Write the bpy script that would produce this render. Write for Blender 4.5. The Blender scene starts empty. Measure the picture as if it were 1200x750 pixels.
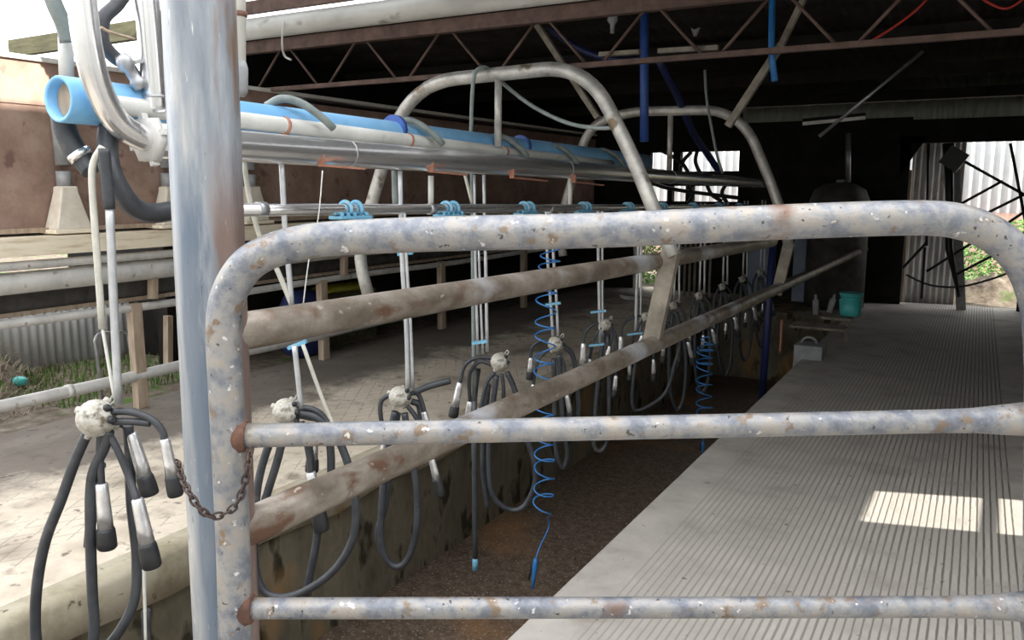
import bpy, bmesh, math, random
from mathutils import Vector as V, Matrix
random.seed(7)
S = bpy.context.scene
COL = S.collection
PI = math.pi
# ------------------------------------------------------------------ camera
FPX, EYE = 973.0, 1.65
PITCH = math.atan(155/973.0); YAW = math.atan(550/973.0*math.cos(PITCH))
HD = V((-math.sin(YAW), math.cos(YAW), 0)); RT = V((math.cos(YAW), math.sin(YAW), 0)); ZZ = V((0, 0, 1))
FW = HD*math.cos(PITCH)-ZZ*math.sin(PITCH); UP = HD*math.sin(PITCH)+ZZ*math.cos(PITCH)
CP = V((0, 0, EYE))
cd = bpy.data.cameras.new('camera'); cam = bpy.data.objects.new('camera', cd); COL.objects.link(cam)
m = Matrix((RT, UP, -FW)).transposed().to_4x4(); m.translation = CP; cam.matrix_world = m
cd.sensor_width = 36; cd.lens = FPX/1200*36; cd.clip_start = 0.05; cd.clip_end = 300
S.camera = cam
# ------------------------------------------------------------------ light
W = bpy.data.worlds.new('sky'); S.world = W; W.use_nodes = True
wn = W.node_tree.nodes; bg = wn['Background']
bg.inputs['Color'].default_value = (0.97, 0.98, 1.0, 1); bg.inputs['Strength'].default_value = 3.5
sd = bpy.data.lights.new('sun', 'SUN'); sd.energy = 16.0; sd.angle = 0.009; sd.color = (1, 0.95, 0.86)
sun = bpy.data.objects.new('sun', sd); COL.objects.link(sun)
SUNDIR = V((0.90, -0.25, 0.42)).normalized()          # towards the sun
sun.rotation_euler = SUNDIR.to_track_quat('Z', 'Y').to_euler()
S.view_settings.view_transform = 'Standard'; S.view_settings.look = 'None'
S.view_settings.exposure = 0.0; S.view_settings.gamma = 1.0; S.view_settings.use_curve_mapping = False

# ------------------------------------------------------------------ pixel helpers (1200x750)
def ray(x, y): return FW+RT*((x-600)/FPX)-UP*((y-375)/FPX)
def ax(x, y, X): d = ray(x, y); return CP+d*((X-CP.x)/d.x)
def ay(x, y, Y): d = ray(x, y); return CP+d*((Y-CP.y)/d.y)
def az(x, y, Z=0.0): d = ray(x, y); return CP+d*((Z-CP.z)/d.z)
def ah(x, y, D): d = ray(x, y); return CP+d*(D/d.dot(HD))     # on the upright plane D metres ahead
def hd(P): return (P-CP).dot(HD)

# ------------------------------------------------------------------ materials
MATS = {}
def ramp(nt, stops):
    r = nt.nodes.new('ShaderNodeValToRGB'); e = r.color_ramp.elements
    e[0].position, e[0].color = stops[0][0], (*stops[0][1], 1); e[1].position, e[1].color = stops[-1][0], (*stops[-1][1], 1)
    for p, c in stops[1:-1]:
        n = e.new(p); n.color = (*c, 1)
    return r
def mat(name, stops, scale=6, rough=0.6, metal=0.0, bump=0.2, detail=8, stretch=(1, 1, 1), spots=None, stripes=None, transl=None, bscale=None, dist=0.01, coat=0, side=None, score=False):
    M = bpy.data.materials.new(name); M.use_nodes = True; nt = M.node_tree; N = nt.nodes; L = nt.links
    B = N['Principled BSDF']; B.inputs['Roughness'].default_value = rough; B.inputs['Metallic'].default_value = metal
    if name.startswith(('floor', 'pit', 'dark', 'curb', 'earth')): B.inputs['Specular IOR Level'].default_value = 0.12
    if coat: B.inputs['Coat Weight'].default_value = coat
    tc = N.new('ShaderNodeTexCoord'); mp = N.new('ShaderNodeMapping'); mp.inputs['Scale'].default_value = stretch
    L.new(tc.outputs['Object'], mp.inputs['Vector'])
    no = N.new('ShaderNodeTexNoise'); no.inputs['Scale'].default_value = scale; no.inputs['Detail'].default_value = detail; no.inputs['Roughness'].default_value = 0.65
    L.new(mp.outputs[0], no.inputs['Vector'])
    r = ramp(nt, stops); L.new(no.outputs['Fac'], r.inputs[0]); out = r.outputs[0]; hgt = no.outputs['Fac']
    for sp in (spots or []):                       # (scale, threshold, colour, softness)
        n2 = N.new('ShaderNodeTexNoise'); n2.inputs['Scale'].default_value = sp[0]; n2.inputs['Detail'].default_value = 5
        L.new(mp.outputs[0], n2.inputs['Vector'])
        mr = N.new('ShaderNodeMapRange'); mr.inputs[1].default_value = sp[1]; mr.inputs[2].default_value = sp[1]+sp[3]
        L.new(n2.outputs['Fac'], mr.inputs[0])
        mx = N.new('ShaderNodeMix'); mx.data_type = 'RGBA'; L.new(mr.outputs[0], mx.inputs[0]); L.new(out, mx.inputs[6]); mx.inputs[7].default_value = (*sp[2], 1)
        out = mx.outputs[2]
    if stripes:                                    # (axis, pitch, duty, colour, lo, hi, wobble)
        ax_, pitch, duty, col, lo, hi, wob = stripes
        sx = N.new('ShaderNodeSeparateXYZ'); L.new(tc.outputs['Object'], sx.inputs[0]); v = sx.outputs[ax_]
        w = N.new('ShaderNodeTexNoise'); w.inputs['Scale'].default_value = 9; L.new(tc.outputs['Object'], w.inputs['Vector'])
        def mt(op, a, b, c=None):
            q = N.new('ShaderNodeMath'); q.operation = op
            for i, z in enumerate((a, b)):
                if z is None: continue
                if isinstance(z, (int, float)): q.inputs[i].default_value = z
                else: L.new(z, q.inputs[i])
            return q.outputs[0]
        vv = mt('ADD', v, mt('MULTIPLY', w.outputs['Fac'], wob))
        fr = mt('FRACT', mt('DIVIDE', vv, pitch), None)
        wid = mt('ADD', mt('MULTIPLY', mt('SUBTRACT', no.outputs['Fac'], 0.5), 0.9), duty)
        g = mt('MINIMUM', mt('MAXIMUM', mt('MULTIPLY', mt('SUBTRACT', wid, mt('MULTIPLY', mt('ABSOLUTE', mt('SUBTRACT', fr, 0.5), None), 2.0)), 4.0), 0.0), 1.0)
        g = mt('MULTIPLY', g, mt('MINIMUM', mt('MAXIMUM', mt('ADD', mt('MULTIPLY', v, 0.55), 0.95), 0.3), 1.0))
        g = mt('MULTIPLY', g, mt('MULTIPLY', mt('GREATER_THAN', v, lo), mt('LESS_THAN', v, hi)))
        mx = N.new('ShaderNodeMix'); mx.data_type = 'RGBA'; L.new(mt('MULTIPLY', g, 0.85), mx.inputs[0]); L.new(out, mx.inputs[6]); mx.inputs[7].default_value = (*col, 1)
        out = mx.outputs[2]; hgt = mt('SUBTRACT', mt('MULTIPLY', no.outputs['Fac'], 0.4), g)
    def mth(op, a, b):
        q = N.new('ShaderNodeMath'); q.operation = op
        for i, z in enumerate((a, b)):
            if isinstance(z, (int, float)): q.inputs[i].default_value = z
            else: L.new(z, q.inputs[i])
        return q.outputs[0]
    def over(fac, col):
        mx = N.new('ShaderNodeMix'); mx.data_type = 'RGBA'; L.new(fac, mx.inputs[0]); L.new(out, mx.inputs[6]); mx.inputs[7].default_value = (*col, 1)
        return mx.outputs[2]
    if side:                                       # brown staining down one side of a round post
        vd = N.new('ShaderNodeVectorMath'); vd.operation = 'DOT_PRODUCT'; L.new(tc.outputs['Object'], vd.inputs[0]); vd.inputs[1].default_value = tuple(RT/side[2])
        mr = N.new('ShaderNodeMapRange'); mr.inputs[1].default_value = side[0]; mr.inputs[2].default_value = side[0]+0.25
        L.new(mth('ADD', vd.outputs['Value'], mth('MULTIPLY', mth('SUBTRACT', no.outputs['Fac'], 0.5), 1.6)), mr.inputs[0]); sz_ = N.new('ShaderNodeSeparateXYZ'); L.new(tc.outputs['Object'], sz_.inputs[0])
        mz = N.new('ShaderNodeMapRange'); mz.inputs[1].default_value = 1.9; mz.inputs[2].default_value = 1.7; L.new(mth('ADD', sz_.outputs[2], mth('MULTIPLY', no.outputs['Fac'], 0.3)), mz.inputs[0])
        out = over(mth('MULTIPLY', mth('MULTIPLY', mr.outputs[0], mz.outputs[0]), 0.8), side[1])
    if side:                                       # bluish sky reflection painted as a band down the middle
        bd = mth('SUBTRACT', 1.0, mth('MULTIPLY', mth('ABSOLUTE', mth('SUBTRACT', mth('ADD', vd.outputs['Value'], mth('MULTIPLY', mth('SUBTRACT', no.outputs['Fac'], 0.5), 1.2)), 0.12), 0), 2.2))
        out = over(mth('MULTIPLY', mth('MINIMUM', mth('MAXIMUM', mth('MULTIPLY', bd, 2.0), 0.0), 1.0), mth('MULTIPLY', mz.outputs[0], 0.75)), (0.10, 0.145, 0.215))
    if score:                                      # diamond scoring worn into the concrete
        sx = N.new('ShaderNodeSeparateXYZ'); L.new(tc.outputs['Object'], sx.inputs[0]); g = None
        for sg in (0.6, -0.6):
            f_ = mth('FRACT', mth('DIVIDE', mth('ADD', mth('ADD', sx.outputs[0], mth('MULTIPLY', sx.outputs[1], sg)), mth('MULTIPLY', no.outputs['Fac'], 0.03)), 0.11), 0)
            q = mth('LESS_THAN', f_, 0.10); g = q if g is None else mth('MAXIMUM', g, q)
        wt = N.new('ShaderNodeMapRange'); wt.inputs[1].default_value = -4.35; wt.inputs[2].default_value = -4.75   # wet dirty strip beside the outer rails
        L.new(mth('ADD', sx.outputs[0], mth('MULTIPLY', mth('SUBTRACT', no.outputs['Fac'], 0.5), 1.6)), wt.inputs[0]); out = over(mth('MULTIPLY', wt.outputs[0], 0.82), (0.12, 0.105, 0.095))
        out = over(mth('MULTIPLY', g, mth('MULTIPLY', mth('GREATER_THAN', no.outputs['Fac'], 0.52), 0.35)), (0.13, 0.11, 0.085))
    L.new(out, B.inputs['Base Color'])
    if bump:
        if bscale:
            n3 = N.new('ShaderNodeTexNoise'); n3.inputs['Scale'].default_value = bscale; n3.inputs['Detail'].default_value = 4
            L.new(mp.outputs[0], n3.inputs['Vector']); hgt = n3.outputs['Fac']
        b = N.new('ShaderNodeBump'); b.inputs['Strength'].default_value = bump; b.inputs['Distance'].default_value = dist
        L.new(hgt, b.inputs['Height']); L.new(b.outputs[0], B.inputs['Normal'])
    if transl:
        t = N.new('ShaderNodeBsdfTranslucent'); t.inputs[0].default_value = (*transl[1], 1)
        ms = N.new('ShaderNodeMixShader'); ms.inputs[0].default_value = transl[0]
        L.new(B.outputs[0], ms.inputs[1]); L.new(t.outputs[0], ms.inputs[2]); L.new(ms.outputs[0], N['Material Output'].inputs[0])
    MATS[name] = M; return M
g3 = lambda v, a=0, b=0: (v, v+a, v+b)
RUST = (0.16, 0.075, 0.04)
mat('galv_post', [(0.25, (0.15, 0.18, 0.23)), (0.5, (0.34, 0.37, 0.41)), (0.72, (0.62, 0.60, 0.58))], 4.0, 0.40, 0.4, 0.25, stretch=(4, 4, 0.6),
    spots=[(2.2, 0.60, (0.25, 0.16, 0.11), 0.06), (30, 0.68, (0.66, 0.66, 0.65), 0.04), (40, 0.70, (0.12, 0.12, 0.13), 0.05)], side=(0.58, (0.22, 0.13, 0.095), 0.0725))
mat('galv_gate', [(0.25, (0.115, 0.125, 0.155)), (0.42, (0.20, 0.215, 0.25)), (0.52, (0.31, 0.31, 0.315)), (0.62, (0.365, 0.335, 0.305)), (0.78, (0.42, 0.345, 0.28))], 18.0, 0.38, 0.4, 0.5,
    spots=[(5, 0.64, (0.20, 0.12, 0.085), 0.08), (26, 0.60, (0.22, 0.165, 0.12), 0.08), (52, 0.66, (0.66, 0.66, 0.67), 0.05), (60, 0.66, (0.08, 0.075, 0.07), 0.04)])
mat('worn_rail', [(0.25, (0.085, 0.065, 0.048)), (0.45, (0.20, 0.165, 0.13)), (0.6, (0.32, 0.28, 0.24)), (0.78, (0.46, 0.44, 0.43))], 9, 0.38, 0.4, 0.4, stretch=(1, 0.6, 1),
    spots=[(3.1, 0.57, (0.55, 0.56, 0.60), 0.10), (10, 0.6, (0.15, 0.085, 0.055), 0.08), (40, 0.66, (0.4, 0.36, 0.3), 0.05)])
mat('hoop_steel', [(0.3, (0.30, 0.29, 0.27)), (0.55, (0.55, 0.54, 0.51)), (0.75, (0.72, 0.70, 0.66))], 9, 0.45, 0.4, 0.3, spots=[(6, 0.62, (0.2, 0.15, 0.1), 0.06)])
mat('chrome', [(0.3, (0.74, 0.74, 0.75)), (0.7, (0.90, 0.90, 0.90))], 6, 0.25, 0.85, 0.08, stretch=(1, 0.3, 1), spots=[(12, 0.68, (0.5, 0.46, 0.42), 0.08)])
mat('dull_steel', [(0.3, (0.30, 0.31, 0.33)), (0.7, (0.55, 0.56, 0.58))], 14, 0.38, 0.7, 0.15)
mat('rod_steel', [(0.3, (0.45, 0.47, 0.50)), (0.7, (0.66, 0.68, 0.70))], 14, 0.35, 0.5, 0.1)
mat('zinc_rail', [(0.3, (0.50, 0.50, 0.49)), (0.7, (0.80, 0.79, 0.76))], 5, 0.5, 0.15, 0.15, spots=[(14, 0.62, (0.34, 0.28, 0.21), 0.1)])
mat('blue_pvc', [(0.3, (0.14, 0.42, 0.78)), (0.7, (0.28, 0.58, 0.88))], 5, 0.4, 0, 0.05, spots=[(4, 0.66, (0.45, 0.60, 0.72), 0.1)])
mat('blue_clip', [(0.3, (0.12, 0.40, 0.62)), (0.7, (0.25, 0.55, 0.75))], 30, 0.45, 0, 0.1, spots=[(30, 0.6, (0.5, 0.55, 0.6), 0.1)])
mat('blue_paint', [(0.3, (0.02, 0.06, 0.26)), (0.7, (0.04, 0.11, 0.38))], 8, 0.45, 0, 0.1)
mat('blue_coil', [(0.3, (0.02, 0.14, 0.42)), (0.7, (0.04, 0.22, 0.55))], 8, 0.35, 0, 0)
mat('white_pvc', [(0.3, (0.52, 0.52, 0.49)), (0.7, (0.78, 0.78, 0.75))], 4, 0.5, 0, 0.1, stretch=(0.5, 1, 1), spots=[(7, 0.64, (0.35, 0.33, 0.29), 0.1)])
mat('rubber', [(0.3, (0.028, 0.031, 0.038)), (0.7, (0.068, 0.074, 0.085))], 12, 0.40, 0, 0.1, spots=[(9, 0.64, (0.15, 0.14, 0.13), 0.12)])
mat('black_rubber', [(0.3, (0.014, 0.015, 0.017)), (0.7, (0.035, 0.037, 0.042))], 12, 0.45, 0, 0.1)
mat('chain_iron', [(0.3, (0.035, 0.025, 0.022)), (0.7, (0.11, 0.075, 0.062))], 30, 0.6, 0.3, 0.3)
mat('navy_pipe', [(0.3, (0.006, 0.010, 0.05)), (0.7, (0.012, 0.022, 0.10))], 8, 0.5, 0, 0)
mat('grey_hose', [(0.3, (0.14, 0.17, 0.17)), (0.7, (0.28, 0.32, 0.31))], 12, 0.45, 0, 0.1)
mat('claw_plastic', [(0.3, (0.22, 0.18, 0.12)), (0.45, (0.46, 0.44, 0.38)), (0.75, (0.70, 0.70, 0.67))], 34, 0.32, 0, 0.5, spots=[(26, 0.55, (0.13, 0.10, 0.065), 0.1)])
mat('cream_strap', [(0.3, (0.46, 0.45, 0.40)), (0.7, (0.66, 0.65, 0.58))], 14, 0.6, 0, 0.1)
mat('rusty_steel', [(0.3, (0.07, 0.035, 0.025)), (0.55, (0.17, 0.085, 0.06)), (0.75, (0.28, 0.18, 0.13))], 18, 0.75, 0.2, 0.4)
mat('copper_rust', [(0.3, (0.35, 0.13, 0.08)), (0.7, (0.55, 0.28, 0.2))], 18, 0.6, 0.3, 0.2)
mat('truss_steel', [(0.3, (0.08, 0.05, 0.04)), (0.7, (0.19, 0.12, 0.10))], 9, 0.7, 0.1, 0.2)
mat('floor_grooved', [(0.25, (0.27, 0.25, 0.225)), (0.45, (0.40, 0.375, 0.34)), (0.7, (0.50, 0.47, 0.43))], 3.2, 0.78, 0, 0.3,
    stripes=(0, 0.0312, 0.36, (0.10, 0.088, 0.072), -1.2, 0.28, 0.004), spots=[(1.3, 0.63, (0.28, 0.245, 0.21), 0.1), (20, 0.68, (0.15, 0.125, 0.10), 0.05)])
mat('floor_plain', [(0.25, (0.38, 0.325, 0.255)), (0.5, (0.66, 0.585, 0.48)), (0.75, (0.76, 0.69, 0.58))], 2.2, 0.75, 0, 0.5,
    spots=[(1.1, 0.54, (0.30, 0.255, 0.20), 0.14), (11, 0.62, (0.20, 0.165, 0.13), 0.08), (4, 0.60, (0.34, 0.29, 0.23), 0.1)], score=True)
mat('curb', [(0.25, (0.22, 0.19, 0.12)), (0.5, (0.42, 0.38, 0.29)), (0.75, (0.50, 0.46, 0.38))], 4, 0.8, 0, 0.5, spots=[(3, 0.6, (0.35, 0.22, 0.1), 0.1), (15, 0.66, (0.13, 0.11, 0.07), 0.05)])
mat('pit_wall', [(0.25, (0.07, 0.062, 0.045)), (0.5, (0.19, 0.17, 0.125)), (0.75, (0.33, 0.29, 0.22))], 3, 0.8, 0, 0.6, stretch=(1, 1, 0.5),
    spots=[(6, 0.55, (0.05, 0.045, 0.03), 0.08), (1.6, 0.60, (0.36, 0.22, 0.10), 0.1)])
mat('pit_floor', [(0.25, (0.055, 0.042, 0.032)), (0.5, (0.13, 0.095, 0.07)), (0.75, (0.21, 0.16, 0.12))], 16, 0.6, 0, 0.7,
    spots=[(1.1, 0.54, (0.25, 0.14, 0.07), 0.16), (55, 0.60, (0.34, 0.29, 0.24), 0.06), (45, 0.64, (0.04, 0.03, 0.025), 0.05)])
mat('earth', [(0.3, (0.07, 0.055, 0.04)), (0.55, (0.18, 0.15, 0.12)), (0.75, (0.30, 0.27, 0.22))], 9, 0.95, 0, 0.8, spots=[(2.5, 0.56, (0.09, 0.15, 0.04), 0.1)])
mat('grass', [(0.3, (0.05, 0.12, 0.02)), (0.7, (0.16, 0.30, 0.07))], 9, 0.9, 0, 0.3)
mat('leaf', [(0.3, (0.04, 0.10, 0.025)), (0.7, (0.13, 0.26, 0.07))], 9, 0.8, 0, 0)
mat('straw', [(0.3, (0.15, 0.11, 0.08)), (0.7, (0.36, 0.30, 0.22))], 9, 0.9, 0, 0)
mat('bin_brown', [(0.25, (0.16, 0.10, 0.08)), (0.5, (0.30, 0.20, 0.155)), (0.75, (0.42, 0.31, 0.25))], 3.5, 0.85, 0, 0.35, spots=[(9, 0.6, (0.17, 0.10, 0.08), 0.1)])
mat('bin_pink', [(0.25, (0.62, 0.36, 0.28)), (0.75, (0.82, 0.58, 0.48))], 3.5, 0.8, 0, 0.2)
mat('cream_wood', [(0.3, (0.58, 0.47, 0.33)), (0.5, (0.86, 0.77, 0.60)), (0.75, (0.90, 0.85, 0.72))], 5, 0.8, 0, 0.3, stretch=(6, 0.6, 6))
mat('timber', [(0.3, (0.035, 0.034, 0.016)), (0.7, (0.11, 0.105, 0.055))], 6, 0.85, 0, 0.4, stretch=(0.6, 4, 4))
mat('tan_post', [(0.3, (0.28, 0.21, 0.15)), (0.7, (0.52, 0.42, 0.32))], 6, 0.85, 0, 0.4, stretch=(4, 4, 0.6))
mat('old_wood', [(0.3, (0.13, 0.11, 0.09)), (0.7, (0.34, 0.31, 0.25))], 8, 0.85, 0, 0.4)
mat('chute', [(0.3, (0.58, 0.52, 0.42)), (0.7, (0.84, 0.79, 0.69))], 8, 0.6, 0, 0.2)
mat('white_sheet', [(0.3, (0.66, 0.72, 0.80)), (0.7, (0.82, 0.86, 0.92))], 2, 0.6, 0, 0.1)
mat('far_sheet', [(0.3, (0.62, 0.66, 0.72)), (0.7, (0.80, 0.83, 0.87))], 2, 0.6, 0, 0.1)
mat('grey_sheet', [(0.3, (0.30, 0.29, 0.28)), (0.55, (0.55, 0.53, 0.51)), (0.75, (0.70, 0.68, 0.66))], 3, 0.6, 0.1, 0.2, stretch=(1, 1, 0.5), spots=[(3, 0.6, (0.25, 0.17, 0.12), 0.1)])
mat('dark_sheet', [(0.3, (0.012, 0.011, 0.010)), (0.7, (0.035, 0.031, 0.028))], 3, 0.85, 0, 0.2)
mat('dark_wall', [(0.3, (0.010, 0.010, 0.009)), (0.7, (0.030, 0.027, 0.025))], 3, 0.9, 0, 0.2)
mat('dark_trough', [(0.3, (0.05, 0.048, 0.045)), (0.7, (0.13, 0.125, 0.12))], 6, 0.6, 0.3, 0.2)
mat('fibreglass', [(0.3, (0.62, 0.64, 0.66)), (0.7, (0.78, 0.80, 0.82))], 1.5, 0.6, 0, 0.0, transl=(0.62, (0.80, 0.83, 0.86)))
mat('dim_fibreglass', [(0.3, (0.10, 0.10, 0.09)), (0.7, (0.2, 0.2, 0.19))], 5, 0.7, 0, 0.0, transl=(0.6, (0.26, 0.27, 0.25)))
mat('teal', [(0.3, (0.05, 0.42, 0.42)), (0.7, (0.10, 0.58, 0.56))], 8, 0.4, 0, 0)
mat('blue_bag', [(0.3, (0.02, 0.03, 0.12)), (0.7, (0.04, 0.06, 0.22))], 8, 0.5, 0, 0.3)
mat('yellow_bag', [(0.3, (0.35, 0.36, 0.03)), (0.7, (0.5, 0.5, 0.08))], 8, 0.5, 0, 0.3)
mat('black_iron', [(0.3, (0.008, 0.008, 0.01)), (0.7, (0.02, 0.02, 0.025))], 8, 0.5, 0, 0)
mat('pale_grey', [(0.3, (0.20, 0.21, 0.22)), (0.7, (0.38, 0.39, 0.40))], 8, 0.6, 0, 0.1)
mat('off_white', [(0.3, (0.62, 0.62, 0.58)), (0.7, (0.80, 0.80, 0.76))], 8, 0.5, 0, 0.1)
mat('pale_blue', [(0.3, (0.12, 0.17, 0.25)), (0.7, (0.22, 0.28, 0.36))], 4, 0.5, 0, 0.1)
mat('red_cable', [(0.3, (0.35, 0.02, 0.01)), (0.7, (0.45, 0.03, 0.02))], 4, 0.5, 0, 0)
mat('cell_shell', [(0.3, (0.62, 0.63, 0.65)), (0.7, (0.90, 0.90, 0.91))], 30, 0.25, 0.7, 0.08)

# ------------------------------------------------------------------ mesh helpers
def sweep(bm, pts, r, seg=10, caps=True):
    pts = [V(p) for p in pts]; n = len(pts)
    rs = r if isinstance(r, (list, tuple)) else [r]*n
    t0 = (pts[1]-pts[0]).normalized()
    u = t0.cross(ZZ) if abs(t0.z) < 0.9 else t0.cross(V((1, 0, 0)))
    u.normalize(); rings = []; pt = t0
    for i, p in enumerate(pts):
        if i == 0: t = t0
        elif i == n-1: t = (pts[i]-pts[i-1]).normalized()
        else:
            t = ((pts[i]-pts[i-1]).normalized()+(pts[i+1]-pts[i]).normalized())
            t = t.normalized() if t.length > 1e-6 else pt
        u = (u-t*u.dot(t)); u = u.normalized() if u.length > 1e-6 else t.orthogonal().normalized()
        w = t.cross(u); pt = t
        rings.append([bm.verts.new(p+(u*math.cos(2*PI*k/seg)+w*math.sin(2*PI*k/seg))*rs[i]) for k in range(seg)])
    for a, b in zip(rings, rings[1:]):
        for k in range(seg):
            bm.faces.new((a[k], a[(k+1) % seg], b[(k+1) % seg], b[k])).smooth = True
    if caps:
        bm.faces.new(rings[0][::-1]); bm.faces.new(rings[-1])
    return bm
def crv(pts, n=6):
    pts = [V(p) for p in pts]; out = []
    P = [pts[0]*2-pts[1]]+pts+[pts[-1]*2-pts[-2]]
    for i in range(1, len(P)-2):
        for k in range(n):
            t = k/n; a, b, c, d = P[i-1], P[i], P[i+1], P[i+2]
            out.append(0.5*((2*b)+(c-a)*t+(2*a-5*b+4*c-d)*t*t+(-a+3*b-3*c+d)*t**3))
    out.append(pts[-1]); return out
def fillet(pts, rad, n=7):
    pts = [V(p) for p in pts]; out = [pts[0]]
    for a, b, c in zip(pts, pts[1:], pts[2:]):
        d1 = (a-b); d2 = (c-b); r = min(rad, d1.length*0.48, d2.length*0.48)
        p, q = b+d1.normalized()*r, b+d2.normalized()*r
        for k in range(n+1):
            t = k/n; out.append(p*(1-t)**2+b*2*t*(1-t)+q*t*t)
    out.append(pts[-1]); return out
def box(bm, x0, x1, y0, y1, z0, z1):
    v = [bm.verts.new((x, y, z)) for z in (z0, z1) for y in (y0, y1) for x in (x0, x1)]
    for f in ((0, 2, 3, 1), (4, 5, 7, 6), (0, 1, 5, 4), (2, 6, 7, 3), (0, 4, 6, 2), (1, 3, 7, 5)): bm.faces.new([v[i] for i in f])
    return bm
def bar(bm, p, q, w, h, up=ZZ):
    p, q = V(p), V(q); t = (q-p).normalized(); s = t.cross(up); s = s.normalized() if s.length > 1e-4 else V((1, 0, 0)); u = s.cross(t)
    v = [bm.verts.new(o+s*a*w/2+u*b*h/2) for o in (p, q) for a, b in ((-1, -1), (1, -1), (1, 1), (-1, 1))]
    for f in ((3, 2, 1, 0), (4, 5, 6, 7), (0, 1, 5, 4), (1, 2, 6, 5), (2, 3, 7, 6), (3, 0, 4, 7)): bm.faces.new([v[i] for i in f])
    return bm
def lathe(bm, prof, p, axis, seg=16):      # prof: (distance along axis, radius)
    p, a = V(p), V(axis).normalized()
    return sweep(bm, [p+a*d for d, r in prof], [max(r, 1e-4) for d, r in prof], seg)
def corr(bm, o, u, v, nu, amp=0.009, pitch=0.076, thick=0.0015):
    """corrugated sheet: o corner, u full vector across the ribs, v full vector along the ribs"""
    o, u, v = V(o), V(u), V(v); n = u.cross(v).normalized(); k = max(4, int(u.length/pitch*8)); grid = []
    for sgn in (0, 1):
        rows = []
        for j in range(nu+1):
            rows.append([bm.verts.new(o+u*(i/k)+v*(j/nu)+n*(amp*math.sin(2*PI*(i/k)*u.length/pitch)+sgn*thick)) for i in range(k+1)])
        grid.append(rows)
    for s, rows in enumerate(grid):
        for j in range(nu):
            for i in range(k):
                q = (rows[j][i], rows[j][i+1], rows[j+1][i+1], rows[j+1][i])
                bm.faces.new(q if s else q[::-1]).smooth = True
    A, B = grid
    for j in range(nu):
        for i in (0, k): bm.faces.new((A[j][i], A[j+1][i], B[j+1][i], B[j][i]))
    for i in range(k):
        for j in (0, nu): bm.faces.new((A[j][i], A[j][i+1], B[j][i+1], B[j][i]))
    return bm
def NB(): return bmesh.new()
ROOT = {}
def tag(o, label=None, cat=None, group=None, kind=None):
    if label: o['label'] = label
    if cat: o['category'] = cat
    if group: o['group'] = group
    if kind: o['kind'] = kind
    return o
def mesh(name, bm, material, parent=None, base=None, bevel=0):
    bmesh.ops.recalc_face_normals(bm, faces=bm.faces)
    off = V(base) if base is not None else (ROOT[parent.name] if parent is not None else V((0, 0, 0)))
    bmesh.ops.translate(bm, verts=bm.verts, vec=-off)
    me = bpy.data.meshes.new(name); bm.to_mesh(me); bm.free(); me.materials.append(MATS[material])
    o = bpy.data.objects.new(name, me); COL.objects.link(o)
    if parent is not None:
        o.parent = parent
    else: o.location = off
    ROOT[o.name] = off
    if bevel:
        b = o.modifiers.new('bevel', 'BEVEL'); b.width = bevel; b.segments = 2; b.limit_method = 'ANGLE'
    return o
def thing(name, label, cat, loc, group=None):
    o = bpy.data.objects.new(name, None); COL.objects.link(o); o.location = V(loc); o.empty_display_size = 0.1
    ROOT[o.name] = V(loc); return tag(o, label, cat, group)
def part(name, bm, material, parent, label=None, bevel=0):
    o = mesh(name, bm, material, parent, bevel=bevel)
    if label: o['label'] = label
    return o
def struct(name, bm, material, label=None, base=(0, 0, 0)):
    return tag(mesh(name, bm, material, base=base), label, None, None, 'structure')
def copy_tree(o, parent=None):
    c = o.copy(); COL.objects.link(c); c.parent = parent
    for ch in o.children: copy_tree(ch, c)
    return c

# ================================================================== STRUCTURE
PY0, PY1 = 0.4, 11.3          # milking pit
XL, XR = -3.12, -1.40
struct('floor_right', box(NB(), XR, 3.0, -3.5, 13.3, -0.22, 0.0), 'floor_grooved')
struct('floor_left', box(NB(), -5.65, XL-0.16, -3.5, 13.3, -0.24, 0.0), 'floor_plain')
struct('floor_front', box(NB(), XL, XR, -3.5, PY0, -0.22, 0.0), 'floor_plain')
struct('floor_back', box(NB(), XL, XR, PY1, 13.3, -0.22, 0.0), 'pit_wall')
bm = NB()
n = 60; prev = None
for i in range(n+1):                                   # worn, slightly ragged curb lip
    y = -3.5+16.8*i/n; j = 0.012*math.sin(i*2.3)+0.008*math.sin(i*5.1); b = 0.02*math.sin(i*1.7)
    ring = [bm.verts.new(p) for p in ((XL-0.16, y, 0.003), (XL-0.03+j, y, 0.006), (XL+j, y, -0.02), (XL+0.004+j, y, -0.19+b), (XL-0.05, y, -0.22+b), (XL-0.16, y, -0.22))]
    if prev:
        for k in range(6): bm.faces.new((prev[k], prev[(k+1) % 6], ring[(k+1) % 6], ring[k])).smooth = k < 5
    prev = ring
struct('trim_1', bm, 'curb')
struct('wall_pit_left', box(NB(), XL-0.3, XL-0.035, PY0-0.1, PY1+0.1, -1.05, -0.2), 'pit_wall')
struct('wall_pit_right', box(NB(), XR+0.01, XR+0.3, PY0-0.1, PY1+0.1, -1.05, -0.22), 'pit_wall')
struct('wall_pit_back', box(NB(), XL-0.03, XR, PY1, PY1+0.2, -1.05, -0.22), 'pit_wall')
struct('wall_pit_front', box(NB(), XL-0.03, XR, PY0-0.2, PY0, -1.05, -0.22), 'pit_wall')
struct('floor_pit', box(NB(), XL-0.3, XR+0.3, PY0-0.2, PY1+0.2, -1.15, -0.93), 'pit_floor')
bm = NB(); box(bm, -40, -5.65, -25, 45, -0.5, -0.03); box(bm, 3.0, 40, -25, 45, -0.5, -0.03); box(bm, -5.65, 3.0, -25, -3.5, -0.5, -0.03); box(bm, -5.65, 3, 13.3, 45, -0.5, -0.03)
struct('ground', bm, 'earth')
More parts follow.
